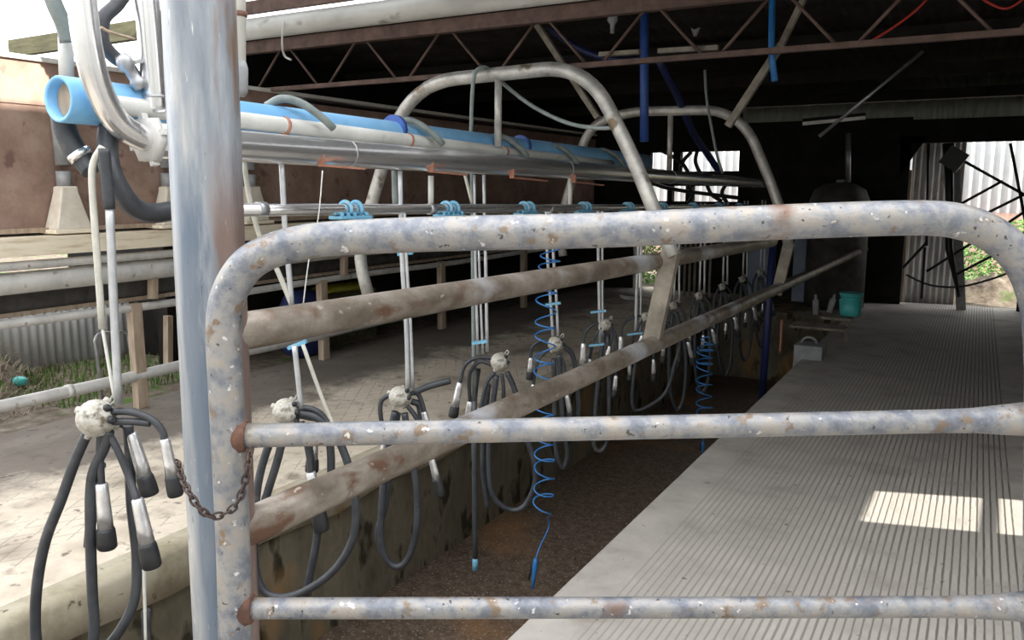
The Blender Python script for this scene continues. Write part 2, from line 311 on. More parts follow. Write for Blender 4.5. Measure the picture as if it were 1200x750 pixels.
# shed: dark back half
YR = 5.5; YB = 13.0
XW_ = 1.6                                            # two unseen openings added in the side wall, shaped to cast the sun patches
def sun_gap(x, y): return V((XW_, y-(XW_-x)*0.25/0.90, (XW_-x)*0.42/0.90))
from mathutils.geometry import tessellate_polygon
outer = [V((XW_, 3.5, 0)), V((XW_, YB+0.3, 0)), V((XW_, YB+0.3, 3.2)), V((XW_, 3.5, 3.2))]
ha = [sun_gap(-0.41, 4.30), sun_gap(-0.39, 4.79), sun_gap(0.13, 4.96), sun_gap(0.11, 4.44)]
hb = [sun_gap(0.19, 4.46), sun_gap(0.20, 4.99), sun_gap(0.75, 5.15), sun_gap(0.75, 4.62)]
allv = outer+ha+hb; bm = NB(); bv = [bm.verts.new(p) for p in allv]
for tri in tessellate_polygon([outer, ha, hb]): bm.faces.new([bv[k] for k in tri])
ret = bmesh.ops.extrude_face_region(bm, geom=list(bm.faces)); bmesh.ops.translate(bm, verts=[v for v in ret['geom'] if isinstance(v, bmesh.types.BMVert)], vec=(0.012, 0, 0))
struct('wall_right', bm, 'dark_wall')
struct('wall_blocker_right', box(NB(), 3.0, 3.2, -3.7, 3.25, 0, 6.15), 'white_pvc')  # unseen tall wall added to block the low sun
struct('wall_left', box(NB(), -6.6, -6.45, 5.05, YB+0.3, -0.03, 3.2), 'dark_wall')
struct('wall_blocker_front', box(NB(), -9, 3.2, -3.9, -3.7, 0, 4.6), 'white_pvc')  # unseen wall added behind the camera to cut low sky light
bm = NB()
xo0, xo1 = ay(1058, 300, YB).x, 0.54                      # doorway at the far right
w0, w1 = ay(762, 190, YB).x, ay(866, 190, YB).x          # window far left
l0, l1 = ay(741, 300, YB).x, ay(779, 300, YB).x          # low opening with plants
zw0, zw1 = ay(800, 236, YB).z, ay(800, 178, YB).z
zm0, zm1 = ay(800, 218, YB).z, ay(800, 201, YB).z
zo = ay(1100, 167, YB).z; zl0, zl1 = 0.0, ay(760, 283, YB).z
for a, b, c, d in ((-6.6, l0, -0.03, 3.2), (l0, l1, zl1, zw0), (l0, w0, zw0, 3.2), (w0, w1, zw1, 3.2), (l1, w1, -0.03, zw0), (w0, w1, zm0, zm1), (w0+0.30, w0+0.38, zw0, zm0), (w0+0.6, w0+0.72, zw0, zm0), (w0+0.38, w0+0.5, zm1, zw1), (w1, xo0, -0.03, 2.62), (xo0, xo1, zo, 2.58), (xo1, 1.75, -0.03, 3.2)):
    box(bm, a, b, YB, YB+0.12, c, d)
p = [ay(1055, 160, YB), ay(1087, 160, YB), ay(1055, 203, YB)]
va = [bm.verts.new(q) for q in p]; vb = [bm.verts.new(q+V((0, 0.12, 0))) for q in p]
bm.faces.new(va); bm.faces.new(vb[::-1])
for k in range(3): bm.faces.new((va[k], va[(k+1) % 3], vb[(k+1) % 3], vb[k]))
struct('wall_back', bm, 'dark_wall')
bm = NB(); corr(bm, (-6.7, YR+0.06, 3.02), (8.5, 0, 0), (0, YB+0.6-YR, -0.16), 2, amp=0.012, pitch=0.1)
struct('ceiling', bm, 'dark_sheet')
# translucent canopy strip; the dark sheets beside it are added out of view for shade
PX = [az(1005, 612), az(1025, 575), az(1150, 582), az(1145, 625)], [az(1168, 583), az(1168, 583)+V((0.5, 0.1, 0)), az(1166, 626)+V((0.5, 0.1, 0)), az(1166, 626)]
ZC = 3.28
sh = SUNDIR*(ZC/SUNDIR.z)
hx0 = -0.40+sh.x; hy0, hy1 = 4.40+sh.y, 4.88+sh.y
def roof_piece(bm, x0, x1, y0, y1): corr(bm, (x0, y0, ZC), (x1-x0, 0, 0), (0, y1-y0, 0), 1, amp=0.012, pitch=0.12)
bm = NB()
YO = 2.95; YN = -0.5
roof_piece(bm, -6.8, -3.6, 5.0, 5.5); 
b2 = NB(); corr(b2, (-3.2, 2.95, 2.60), (4.8, 0, 0), (0, 0, 0.7), 1, amp=0.01, pitch=0.08); tag(mesh('shade_valance', b2, 'dark_sheet', base=(-3.2, 2.95, 2.6)), 'dark iron sheet added unseen at the shed front edge to shade the interior', 'sheet')  # added out of view to keep sky light off the shed interior
b2 = NB(); roof_piece(b2, -3.6, 3.2, YO, 5.55); roof_piece(b2, -6.8, -3.6, YO, 5.0); tag(mesh('shade_roof_sheet', b2, 'dark_sheet', base=(0, 4.8, ZC)), 'dark iron roof sheet added unseen above the near hoop to shade the shed', 'roofing sheet')  # opaque roofing added out of view so the shed front falls into shade
tag(mesh('canopy_sheet', bm, 'fibreglass', base=(-2.7, 1.6, ZC)), 'white translucent ribbed sheet roofing overhead at the top left corner', 'roofing sheet')

# ================================================================== NEAR STEEL POST, GATE, CHAIN
XPOST = -1.45
pb = ax(241, 375, XPOST); pdx = 0.002
t = thing('support_post', 'thick blue-grey galvanised steel post in the left foreground with brown staining', 'post', (pb.x, pb.y, 0))
pt_, pq_ = ay(233, 0, pb.y), ay(266, 750, pb.y); sl = (pt_-pq_)/(pt_.z-pq_.z)
bm = NB(); sweep(bm, [pq_+sl*(z-pq_.z) for z in [0.0+0.2*i for i in range(17)]], 0.0725, 28); part('tube', bm, 'galv_post', t)
bm = NB(); p0_ = pq_-sl*pq_.z; box(bm, p0_.x-0.12, p0_.x+0.12, p0_.y-0.12, p0_.y+0.12, 0.0, 0.012); part('base_plate', bm, 'rusty_steel', t)

GD = 1.58
gp = lambda x, y, d=0: ah(x, y, GD+d)
t = thing('tube_gate', 'scuffed grey tubular steel gate with rounded corners across the foreground', 'gate', V((gp(262, 600).x, gp(262, 600).y, 0.0)))
pl = [gp(276, 900), gp(275, 700), gp(270, 560), gp(264, 440), gp(262, 385), gp(266, 352), gp(280, 322), gp(303, 301), gp(345, 286), gp(400, 279), gp(520, 274), gp(700, 270), gp(850, 263), gp(1000, 257), gp(1085, 255.5), gp(1130, 261), gp(1167, 277), gp(1195, 303), gp(1213, 340), gp(1222, 400), gp(1222, 560), gp(1218, 900)]
bm = NB(); sweep(bm, crv(pl, 5), 0.0335, 20); part('frame', bm, 'galv_gate', t)
for y0, y1, r in ((511, 491, 0.0235), (713, 711, 0.0215), (880, 884, 0.0215)):
    a, b = gp(272, y0), gp(1220, y1)
    bm = NB(); pts = [a.lerp(b, k/24) for k in range(25)]; rr = [r*1.12]+[r]*20+[r, r*1.06, r*1.3, r*1.55]
    sweep(bm, pts, rr, 16); part('cross_rail', bm, 'galv_gate', t)
for y, x in ((511, 283), (713, 290)):
    bm = NB(); lathe(bm, [(-0.012, 0.031), (0.0, 0.035), (0.012, 0.029)], gp(x, y), gp(x+10, y)-gp(x, y), 14); part('weld', bm, 'rusty_steel', t)
# chain of oval links hanging round both uprights
def link(c, tan, side, a=0.0105, b=0.0062, r=0.0024):
    tan = tan.normalized(); side = (side-tan*side.dot(tan)).normalized()
    bm = NB(); pts = []
    for k in range(13):
        an = 2*PI*k/12; ca, sa = math.cos(an), math.sin(an)
        pts.append(c+tan*(a*(abs(ca)**0.7)*(1 if ca > 0 else -1))+side*(b*(abs(sa)**0.8)*(1 if sa > 0 else -1)))
    return sweep(bm, pts, r, 6, False)
path = crv([ah(208, 541, 1.60), ah(211, 553, 1.56), ah(219, 572, 1.51), ah(231, 592, 1.49), ah(245, 604, 1.50), ah(261, 603, 1.515), ah(276, 592, 1.52), ah(285, 572, 1.525), ah(290, 548, 1.535), ah(293, 528, 1.56)], 14)
t = thing('chain', 'small rusty link chain looped round the gate upright and thick post', 'chain', ah(240, 600, 1.5))
acc = 0; last = path[0]; k = 0; nxt = 0
for i in range(1, len(path)):
    acc += (path[i]-path[i-1]).length
    if acc >= nxt:
        tn = path[i]-path[i-1]; sd_ = FW.cross(tn) if k % 2 else FW
        part('chain_link', link(path[i], tn, sd_), 'chain_iron', t); k += 1; nxt += 0.0152

# ================================================================== PIT RAILING WITH HOOPS
t = thing('pit_railing', 'weathered brown pipe railing with tall bent hoops running along the pit', 'railing', (XR, pb.y+0.05, 0))
def rail_pts(p0, p1, n=30): return [p0.lerp(p1, k/n) for k in range(n+1)]
lo0, lo1 = ax(276, 624, -1.40), ax(1016, 291, -1.40)
bm = NB(); sweep(bm, rail_pts(lo0, lo1, 50), [0.044]*28+[0.043]*23, 16); part('lower_rail', bm, 'worn_rail', t)
up0, up1 = ax(262, 392, -1.40), ax(905, 283, -1.40)
bm = NB(); sweep(bm, rail_pts(up0, up1, 40), 0.043, 16); part('upper_rail', bm, 'worn_rail', t)
def hoop(Y, pts, brown, r):
    bm = NB(); sweep(bm, fillet([ay(x, y, Y) for x, y in pts], 0.34, 9), r, 14)
    h_ = part('hoop', bm, 'hoop_steel', t)
    bm = NB(); a, b = [ay(x, y, Y) for x, y in brown]; bar(bm, a, b, 0.085, 0.05, V((0, 1, 0))); part('stanchion', bm, 'old_wood', t)
    return h_
h1 = hoop(4.0, [(433, 352), (419, 296), (436, 236), (478, 98), (688, 76), (742, 185), (767, 248), (789, 300)], [(787, 292), (763, 405)], 0.037)
bm = NB(); sweep(bm, [ay(584, 92, 4.0), ay(583.5, 172, 4.0)], 0.02, 10); part('hanger_tube', bm, 'hoop_steel', h1)
h2 = hoop(7.1, [(660, 300), (655, 262), (690, 148), (735, 131), (868, 128), (912, 236), (925, 290)], [(925, 284), (910, 345)], 0.042)
bm = NB(); sweep(bm, [ay(786, 132, 7.1), ay(784, 208, 7.1)], 0.024, 10); part('hanger_tube', bm, 'hoop_steel', h2)

# ================================================================== MILK LINE, VACUUM LINES
XM = -2.31
ml0, ml1 = ax(176, 164, XM), ax(738, 204, XM)
dirm = (ml1-ml0).normalized()
t = thing('milk_line', 'shiny stainless milk pipe running beside the pale blue pipe over the pit', 'pipe', ml0)
bm = NB(); sweep(bm, rail_pts(ml0, ml0+dirm*8.6, 30), 0.056, 20); part('pipe', bm, 'chrome', t)
bm = NB(); sweep(bm, crv([ax(90, -420, XM+.02), ax(92, -200, XM+.02), ax(94, -60, XM+.02), ax(96, 0, XM+.02), ax(104, 60, XM+.02), ax(117, 108, XM+.01), ax(138, 143, XM), ax(163, 160, XM), ml0+dirm*0.02], 6), 0.040, 20); part('riser_bend', bm, 'chrome', t)
bm = NB(); lathe(bm, [(-0.014, 0.050), (-0.012, 0.076), (0.012, 0.078), (0.014, 0.058)], ml0-dirm*0.005, dirm, 6)
for k in range(4):
    an = PI/2*k+0.5; s = dirm.orthogonal().normalized(); w = dirm.cross(s); c = s*math.cos(an)+w*math.sin(an)
    bar(bm, ml0-dirm*0.005+c*0.06, ml0-dirm*0.005+c*0.084, 0.02, 0.022, dirm)
part('union_nut', bm, 'zinc_rail', t, 'lobed union nut')
for d in (0.95, 3.05, 5.1):
    bm = NB(); lathe(bm, [(-0.004, 0.0575), (0.004, 0.0575)], ml0+dirm*d, dirm, 20); part('joint_ring', bm, 'dull_steel', t)
# steel downpipe with a closed end beside the post
t = thing('stub_pipe', 'shiny steel pipe with a closed rounded bottom hanging left of the thick post', 'pipe', ax(184, 128, -2.35))
bm = NB(); sweep(bm, [ax(160, -420, -2.35), ax(171, -10, -2.35), ax(182, 124, -2.35), ax(182.6, 131, -2.35), ax(183, 134, -2.35)], [0.037, 0.037, 0.037, 0.033, 0.015], 20); part('tube', bm, 'chrome', t)
bm = NB(); lathe(bm, [(0, 0.039), (0.008, 0.039)], ax(180.8, 112, -2.35), ax(182, 124, -2.35)-ax(171, -10, -2.35), 20); part('end_ring', bm, 'dull_steel', t)
# blue pipe
XB = -2.42
b0, b1 = ax(69, 116, XB), ax(724, 187, XB)
db = (b1-b0).normalized()
t = thing('blue_pipe', 'fat pale blue plastic pipe above the shiny milk pipe with its open end at left', 'pipe', b0)
bm = NB(); seg = 28
s = db.orthogonal().normalized(); w = db.cross(s)
rings = []
for p, r in ((b0+db*0.05, 0.056), (b0, 0.056), (b0-db*0.004, 0.066), (b0, 0.069), (b0+db*0.25, 0.069), (b0+db*0.26, 0.064), (b1, 0.064), (b1+db*0.6, 0.064)):
    rings.append([bm.verts.new(p+(s*math.cos(2*PI*k/seg)+w*math.sin(2*PI*k/seg))*r) for k in range(seg)])
for a, b in zip(rings, rings[1:]):
    for k in range(seg): bm.faces.new((a[k], a[(k+1) % seg], b[(k+1) % seg], b[k])).smooth = True
bm.faces.new(rings[-1]); part('pipe', bm, 'blue_pvc', t)
bm = NB(); lathe(bm, [(0.03, 0.055), (0.034, 0.055)], b0, db, 24); part('wooden_plug', bm, 'tan_post', t, 'brown wooden plug in the pipe end')
for x, y in ((462, 152), (610, 172)):
    bm = NB(); c = ax(x, y, XB); lathe(bm, [(-0.014, 0.068), (0.014, 0.068)], c, db, 22); part('band_clamp', bm, 'blue_paint', t)
# white pipe between blue and chrome
XW = -2.36
wp0, wp1 = ax(125, 122, XW), ax(716, 193, XW)
t = thing('white_pipe', 'dirty white plastic pipe squeezed between the blue pipe and the milk pipe', 'pipe', wp0)
bm = NB(); sweep(bm, rail_pts(wp0, wp1, 12), 0.03, 14); part('pipe', bm, 'white_pvc', t)
for x in (333, 478, 590):
    f_ = (x-125)/(716-125); c = ax(x, 122+71*f_, XW); bm = NB(); lathe(bm, [(-0.006, 0.035), (0.006, 0.035)], c, wp1-wp0, 16); part('rusty_band', bm, 'copper_rust', t)
# thin pulsation line
pl0, pl1 = ax(200, 247, XM), ax(740, 243, XM)
dp = (pl1-pl0).normalized()
t = thing('pulsation_line', 'thin shiny steel tube running level beneath the milk pipe', 'pipe', pl0)
bm = NB(); sweep(bm, rail_pts(pl0, pl0+dp*8.5, 12), 0.024, 14); part('pipe', bm, 'chrome', t)
for x in (306, 505, 645):
    c = ax(x, 245, XM); bm = NB(); lathe(bm, [(-0.02, 0.027), (0.02, 0.027)], c, dp, 14); part('coupling', bm, 'dull_steel', t)
bm = NB(); sweep(bm, crv([ax(202, 247, XM), ax(175, 250, XM), ax(155, 241, XM), ax(140, 222, XM), ax(129, 198, XM-.02), ax(126, 172, XM-.06), ax(128, 150, XM-.08)], 6), 0.032, 14)
tag(mesh('vacuum_hose', bm, 'rubber', base=ax(150, 240, XM)), 'thick black rubber hose curving into the thin tube left of the post', 'hose')
t = thing('elbow_hose', 'dark rubber hose with steel clamp dropping behind the blue pipe end', 'hose', ax(90, 180, -2.5))
bm = NB(); sweep(bm, crv([ax(72, 120, -2.5), ax(76, 150, -2.5), ax(88, 175, -2.48), ax(100, 190, -2.46), ax(108, 200, -2.44)], 6), [0.034]*25, 14); part('hose', bm, 'rubber', t)
bm = NB(); lathe(bm, [(-0.012, 0.038), (0.012, 0.038)], ax(94, 182, -2.47), ax(100, 190, -2.46)-ax(88, 175, -2.48), 14); part('clamp', bm, 'chrome', t)
# hoses and pipes above the near end
bm = NB(); sweep(bm, crv([ax(158, -300, -2.4), ax(160, -60, -2.4), ax(152, -22, -2.4), ax(138, 4, -2.4), ax(121, 22, -2.4), ax(120, 48, -2.4), ax(133, 66, -2.4), ax(150, 78, -2.4), ax(162, 98, -2.4)], 6), 0.0215, 12)
tag(mesh('corrugated_hose', bm, 'rubber', base=ax(125, 48, -2.4)), 'black ribbed hose curling down between the two shiny vertical pipes', 'hose')
bm = NB(); c = ax(152, 82, -2.36); lathe(bm, [(-0.05, 0.018), (-0.03, 0.026), (-0.01, 0.026), (0, 0.018), (0.03, 0.018), (0.035, 0.024), (0.06, 0.024)], c, V((0.1, 0.5, -0.8)), 10)
bar(bm, c+V((0, 0, 0.02)), c+V((0.03, 0.08, 0.045)), 0.012, 0.012)
tag(mesh('valve', bm, 'dull_steel', base=c), 'small grey tap fitting at the bottom of the black ribbed hose', 'valve')
bm = NB(); sweep(bm, crv([ax(40, -300, -2.7), ax(44, -100, -2.7), ax(55, -30, -2.7), ax(62, 0, -2.7), ax(74, 28, -2.7), ax(80, 50, -2.7)], 5), 0.026, 12)
tag(mesh('grey_pipe', bm, 'grey_hose', base=ax(70, 10, -2.7)), 'dull grey pipe slanting down at the top left beside the bent steel pipe', 'pipe')
bm = NB(); sweep(bm, [ax(77, 42, -2.75), ax(78, 90, -2.75)], 0.024, 10)
tag(mesh('hanging_pipe', bm, 'white_pvc', base=ax(77, 80, -2.75)), 'short pale upright pipe standing above the blue pipe end', 'pipe')
t = thing('conduit', 'slim white plastic pipe with grey coupling hugging the right side of the thick post', 'pipe', ax(281, 112, -1.6))
bm = NB(); sweep(bm, [ax(282, -360, -1.6), ax(282, 78, -1.6)], 0.0125, 10); part('pipe', bm, 'off_white', t)
bm = NB(); sweep(bm, [ax(282, 72, -1.6), ax(282, 80, -1.6), ax(282, 106, -1.6), ax(281, 112, -1.6)], [0.013, 0.018, 0.018, 0.012], 12); part('coupling', bm, 'pale_grey', t)
bm = NB(); sweep(bm, [ax(282, 14, -1.6), ax(282, 20, -1.6)], 0.016, 10); part('clip', bm, 'rusty_steel', t)
bm = NB(); sweep(bm, crv([ax(118, 32, -2.1), ax(130, 38, -2.1), ax(158, 46, -2.1)], 4), 0.004, 6)
tag(mesh('twine', bm, 'tan_post', base=ax(130, 38, -2.1)), 'piece of brown twine across the bent steel pipe at the top left', 'string')
# small grey jumper hoses blue -> chrome
JL = ['grey jumper hose arching from blue pipe to milk pipe just right of the thick post', 'grey jumper hose left of the hoop foot, second from the post',
      'grey jumper hose right below the hanger tube of the near hoop', 'small jumper hose on the blue pipe under the right bend of the near hoop', 'dark jumper hose on the far end of the blue pipe']
for i, (x, y) in enumerate(((350, 143), (487, 163), (592, 178), (655, 187), (712, 190))):
    c = ax(x, y, XW); Y = c.y
    bm = NB(); z0 = c.z
    P = [V((XB-0.01, Y-0.10, z0+0.055)), V((XB+0.035, Y-0.06, z0+0.085)), V((XB+0.08, Y, z0+0.07)), V((XM+0.015, Y+0.06, z0+0.02)), V((XM+0.03, Y+0.11, z0-0.02))]
    sweep(bm, crv(P, 6), 0.016, 12)
    tag(mesh('jumper_hose', bm, 'grey_hose', base=c), JL[i], 'hose', 'grey jumper hoses over the milk pipe')
# rusty brackets under the milk pipe
BL = ['rusty angle bracket under the milk pipe just right of the thick post', 'rusty angle bracket under the milk pipe, second from the post', 'rusty angle bracket under the milk pipe below the near hoop hanger', 'rusty angle bracket under the milk pipe near the hoop right leg']
for i, (x, x2, y) in enumerate(((377, 426, 200), (505, 546, 207), (600, 640, 214), (672, 706, 219))):
    p, q = ax(x, y-6, XM+.04), ax(x2, y-2, XM+.10)
    bm = NB(); bar(bm, p, q, 0.03, 0.007); bar(bm, p+V((0, 0, 0.045)), p-V((0, 0, 0.004)), 0.03, 0.007, V((0, 1, 0)))
    tag(mesh('angle_bracket', bm, 'copper_rust', base=p), BL[i], 'bracket', 'rusty brackets under the milk pipe')
# white stubs tying the two lines together
SL = ['short white upright strut between milk pipe and thin tube near the hoop left foot', 'short white upright strut between milk pipe and thin tube right of centre']
for i, x in enumerate((505, 668)):
    bm = NB(); p, q = ax(x, 206, XM-.01), ax(x, 240, XM-.01); sweep(bm, [p, q], 0.014, 10)
    tag(mesh('strut', bm, 'off_white', base=q), SL[i], 'strut', 'struts between the overhead pipes')
# blue twin clips
CX = [40, 411, 527, 617, 685, 736, 776, 812, 842, 866]
CL = ['behind the thick post', 'nearest right of the thick post', 'second one right of the post', 'third right of the thick post', 'fourth one right of the post', 'just left of the near hoop right leg',
      'just right of the near hoop right leg', 'second right of the near hoop', 'in the dark between the two hoops', 'farthest one by the second hoop']
def clip(c):
    t = thing('hose_clip', 'x', 'clip', c, 'blue twin ring clips on the thin tube')
    for k in (-1, 1):
        bm = NB(); cc = c+dp*0.034*k
        pts = []
        for a in range(15):
            an = -0.5+(PI+1.0)*a/14; pts.append(cc+V((0.033*math.cos(an), 0, 0.033*math.sin(an))))
        sweep(bm, pts, 0.0085, 8); part('ring', bm, 'blue_clip', t)
    bm = NB(); bar(bm, c-dp*0.10+V((0, 0, -0.034)), c+dp*0.10+V((0, 0, -0.034)), 0.07, 0.014); part('plate', bm, 'blue_clip', t, bevel=0.003)
    bm = NB()
    for k in (-2, -1, 0, 1, 2): lathe(bm, [(0, 0.011), (0.018, 0.008)], c+dp*0.04*k+V((0.02, 0, -0.03)), (0, 0, 1), 8)
    part('studs', bm, 'blue_clip', t)
    return t
c0 = None
for i, x in enumerate(CX[1:]):
    f_ = (x-200)/540.0; c = ax(x, 247-4*f_, XM)
    if c0 is None: c0 = clip(c); o = c0
    else: o = copy_tree(c0); o.location = c
    o['label'] = 'blue twin ring clip on the thin tube, '+CL[i+1]
# grey hose thrown over the near hoop
bm = NB(); P = [ay(552, 162, 3.95), ay(553, 120, 3.93), ay(556, 88, 3.92), ay(565, 79, 3.95), ay(576, 84, 4.05), ay(592, 100, 4.06), ay(625, 125, 4.04), ay(665, 144, 4.02), ay(700, 150, 4.0), ay(725, 149, 4.0)]
sweep(bm, crv(P, 6), 0.011, 10)
tag(mesh('draped_hose', bm, 'grey_hose', base=P[3]), 'thin grey-green hose thrown over the top of the near hoop', 'hose')
bm = NB(); P = [ay(826, 82, 6.9), ay(828, 115, 6.9), ay(834, 150, 6.9), ay(841, 185, 6.9), ay(847, 203, 6.9)]
sweep(bm, crv(P, 4), 0.012, 8); tag(mesh('dangling_rope', bm, 'grey_hose', base=P[-1]), 'thin dangling rope inside the second hoop in the dark', 'rope')

# ================================================================== MILKING CLUSTERS
def cluster(hub, hr, cups, shorts, longs, rods, label, depth=None, tubes=None):
    """all paths in photo pixels on the upright plane through the hub; a third number moves a point nearer (-) or farther (+)"""
    H0 = ax(hub[0], hub[1], XM-0.02); D = hd(H0)
    def A(p): return ah(p[0], p[1], D+(p[2] if len(p) > 2 else 0))
    t = thing('milking_cluster', label, 'milking cluster', H0, 'milking clusters hanging over the pit')
    # claw: a fat bowl facing the viewer, slightly tilted, with nipples round it
    axd = (-HD*0.8+RT*0.25+ZZ*0.25).normalized()
    k_ = hr/0.052
    bm = NB(); lathe(bm, [(-0.045*k_, 0.012*k_), (-0.042*k_, 0.030*k_), (-0.03*k_, 0.046*k_), (-0.008*k_, 0.05*k_), (0.0, 0.054*k_), (0.008*k_, 0.054*k_), (0.012*k_, 0.047*k_), (0.03*k_, 0.042*k_), (0.038*k_, 0.028*k_), (0.04*k_, 0.01*k_)], H0, axd, 20)
    claw = part('claw', bm, 'claw_plastic', t, 'dirty white claw bowl')
    s = axd.cross(ZZ).normalized(); w = s.cross(axd)
    for q in range(4):
        an = 0.5+q*PI/2; d = (s*math.cos(an)+w*math.sin(an)); bm = NB(); lathe(bm, [(0.035*k_, 0.014*k_), (0.056*k_, 0.012*k_), (0.064*k_, 0.010*k_)], H0-axd*0.01, d-axd*0.15, 10); part('nipple', bm, 'claw_plastic', claw)
    for q, rr in ((2.5, 0.034), (3.35, 0.036)):
        bm = NB(); d = s*math.cos(q)+w*math.sin(q); lathe(bm, [(-0.01, 0.012*k_), (0.016*k_, 0.012*k_), (0.024*k_, 0.007*k_)], H0+d*rr*k_+axd*0.02*k_, axd*0.75+d*0.6, 8); part('port', bm, 'black_rubber', claw)
    bm = NB(); d = -s*0.8+w*0.7; sweep(bm, crv([H0+d*0.04*k_+axd*0.01, H0+d*0.07*k_+axd*0.02, H0+d*0.062*k_+w*0.02+axd*0.02, H0+d*0.045*k_+w*0.012], 4), 0.004, 6); part('hook', bm, 'claw_plastic', claw)
    for a, b, c in cups:
        pa, pb_, pc = A(a), A(b), A(c); L_ = (pb_-pa).length; d = (pb_-pa).normalized(); R_ = L_*0.155 if L_ < 0.2 else 0.027
        R_ = min(0.028, max(0.02, R_))
        bm = NB(); lathe(bm, [(0, R_*0.6), (0.004, R_*0.78), (L_*0.2, R_*0.82), (L_*0.6, R_*0.92), (L_, R_)], pa, d, 16); cup = part('teat_cup', bm, 'cell_shell', t)
        bm = NB(); L2 = (pc-pb_).length; lathe(bm, [(-L2*0.15, R_*1.04), (0, R_*1.16), (L2*0.5, R_*1.24), (L2*0.9, R_*1.24), (L2, R_*1.05)], pb_, d, 16); part('rubber_mouth', bm, 'black_rubber', cup)
    for p in shorts:
        bm = NB(); sweep(bm, crv([A(q) for q in p], 6), 0.0115, 10); part('short_tube', bm, 'rubber', t)
    for p in longs:
        bm = NB(); sweep(bm, crv([A(q) for q in p], 8), 0.0165, 12); part('long_hose', bm, 'rubber', t)
    for p, r, mt_ in rods:
        bm = NB(); sweep(bm, crv([A(q) for q in p], 4), r, 10); part({'cream_strap': 'strap', 'rubber': 'rubber_sleeve', 'grey_hose': 'milk_tube', 'off_white': 'cord'}.get(mt_, 'pulse_tube'), bm, mt_, t)
    return t
# 1 – nearest, left of the post
cluster((113, 490), 0.056,
    cups=[((119, 566), (124, 622), (126, 643)), ((161, 584, -.03), (173, 640, -.03), (178, 665, -.03)), ((154, 507, .05), (170, 560, .05), (177, 580, .05)), ((193, 514), (202, 560), (208, 581))],
    shorts=[[(118, 508), (117, 530), (118, 552), (119, 568)], [(126, 506), (138, 528), (150, 556), (161, 587, -.03)], [(132, 496, .03), (145, 498, .05), (154, 509, .05)], [(132, 482), (155, 483), (178, 492), (190, 505), (193, 518)], [(132, 494), (155, 494), (176, 496)]],
    longs=[[(103, 506), (88, 540), (72, 585), (53, 635), (43, 690), (42, 745), (52, 790), (75, 805), (98, 790), (110, 745), (108, 690), (106, 620), (108, 560), (122, 525), (128, 505)],
           [(150, 498, .04), (152, 530, .06), (154, 590, .07), (160, 650, .07), (158, 700, .05), (143, 735, .03), (120, 765, .03)],
           [(118, 545, .02), (112, 560, .05), (104, 640, .06)]],
    rods=[([(128, 235), (133, 350), (139, 474)], 0.0125, 'rod_steel'), ([(122, 174), (124, 200), (128, 245)], 0.0175, 'rubber'),
          ([(120, 172), (110, 190), (108, 215), (113, 290), (120, 385)], 0.0105, 'cream_strap'), ([(120, 384), (127, 425), (134, 466)], 0.005, 'off_white'), ([(167, 600, .04), (169, 680, .04), (171, 760, .04)], 0.0055, 'off_white'), ([(171, 715, .05), (172, 760, .05)], 0.014, 'rubber')],
    label='milking cluster nearest the camera, hanging left of the thick post with four steel teat cups')
# 2 – right of the post
cluster((335, 482), 0.050,
    cups=[((364, 553), (373, 600), (376, 622)), ((368, 500, .05), (366, 540, .05), (366, 553, .05))],
    shorts=[[(345, 490), (356, 510), (362, 535), (364, 556)], [(346, 480), (360, 478), (375, 484), (384, 496)], [(346, 486), (366, 490), (386, 494)]],
    longs=[[(326, 498), (312, 530), (302, 570), (298, 620), (300, 670), (312, 695), (340, 699), (378, 680), (405, 650), (417, 612), (412, 560), (396, 515), (372, 490), (350, 484)],
           [(334, 502), (325, 540), (310, 590), (306, 620)], [(352, 495), (361, 520), (366, 560, .05), (372, 620, .06), (366, 660, .06), (358, 700, .06)], [(384, 494, .04), (388, 540, .05), (386, 590, .05)]],
    rods=[([(286, 190), (292, 230), (304, 275), (322, 310), (337, 345), (344, 362)], 0.010, 'cream_strap'), ([(330, 192), (333, 250), (337, 300), (342, 358)], 0.011, 'rod_steel'), ([(345, 405), (349, 440), (353, 478)], 0.011, 'rod_steel'), ([(355, 404), (375, 460), (395, 510), (407, 552)], 0.008, 'cream_strap'),
          ([(378, 200), (373, 255), (362, 305), (355, 360)], 0.0025, 'off_white')],
    label='milking cluster just right of the thick post, hanging from a forked pair of tubes')
bm = NB(); c = ax(348, 404, XM); bar(bm, ah(338, 408, hd(c)), ah(359, 400, hd(c)), 0.03, 0.013)
tag(mesh('spacer_clip', bm, 'blue_clip', base=c), 'pale blue spacer clip holding the forked tubes right of the thick post', 'clip', 'blue spacer clips on the tubes')
# 3
cluster((468, 465), 0.049,
    cups=[((505, 535), (512, 563), (517, 581)), ((497, 482, .05), (503, 510, .05), (508, 522, .05)), ((452, 510, .03), (449, 533, .03), (447, 543, .03))],
    shorts=[[(477, 475), (488, 490), (499, 515), (505, 537)], [(478, 462, .02), (490, 462, .05), (498, 484, .05)], [(458, 462), (447, 470), (446, 488), (452, 512, .03)]],
    longs=[[(463, 482), (455, 520), (449, 570), (446, 620), (450, 650), (463, 664), (478, 655), (488, 620), (488, 570), (480, 520), (474, 484)],
           [(466, 484, .03), (458, 530, .04), (452, 590, .04), (443, 625, .04), (452, 655, .04), (468, 664, .04)], [(482, 470, .05), (492, 478, .06), (494, 520, .07)], [(484, 460, .04), (505, 452, .08), (528, 446, .1)]],
    rods=[([(469, 200), (471, 300), (476, 380), (478, 460)], 0.011, 'rod_steel'), ([(474, 250), (476, 300), (481, 380), (484, 456)], 0.008, 'rod_steel'), ([(463, 200, .03), (464, 240, .03)], 0.018, 'grey_hose')],
    label='milking cluster with round white claw bowl hanging below the shiny patch of the upper rail')
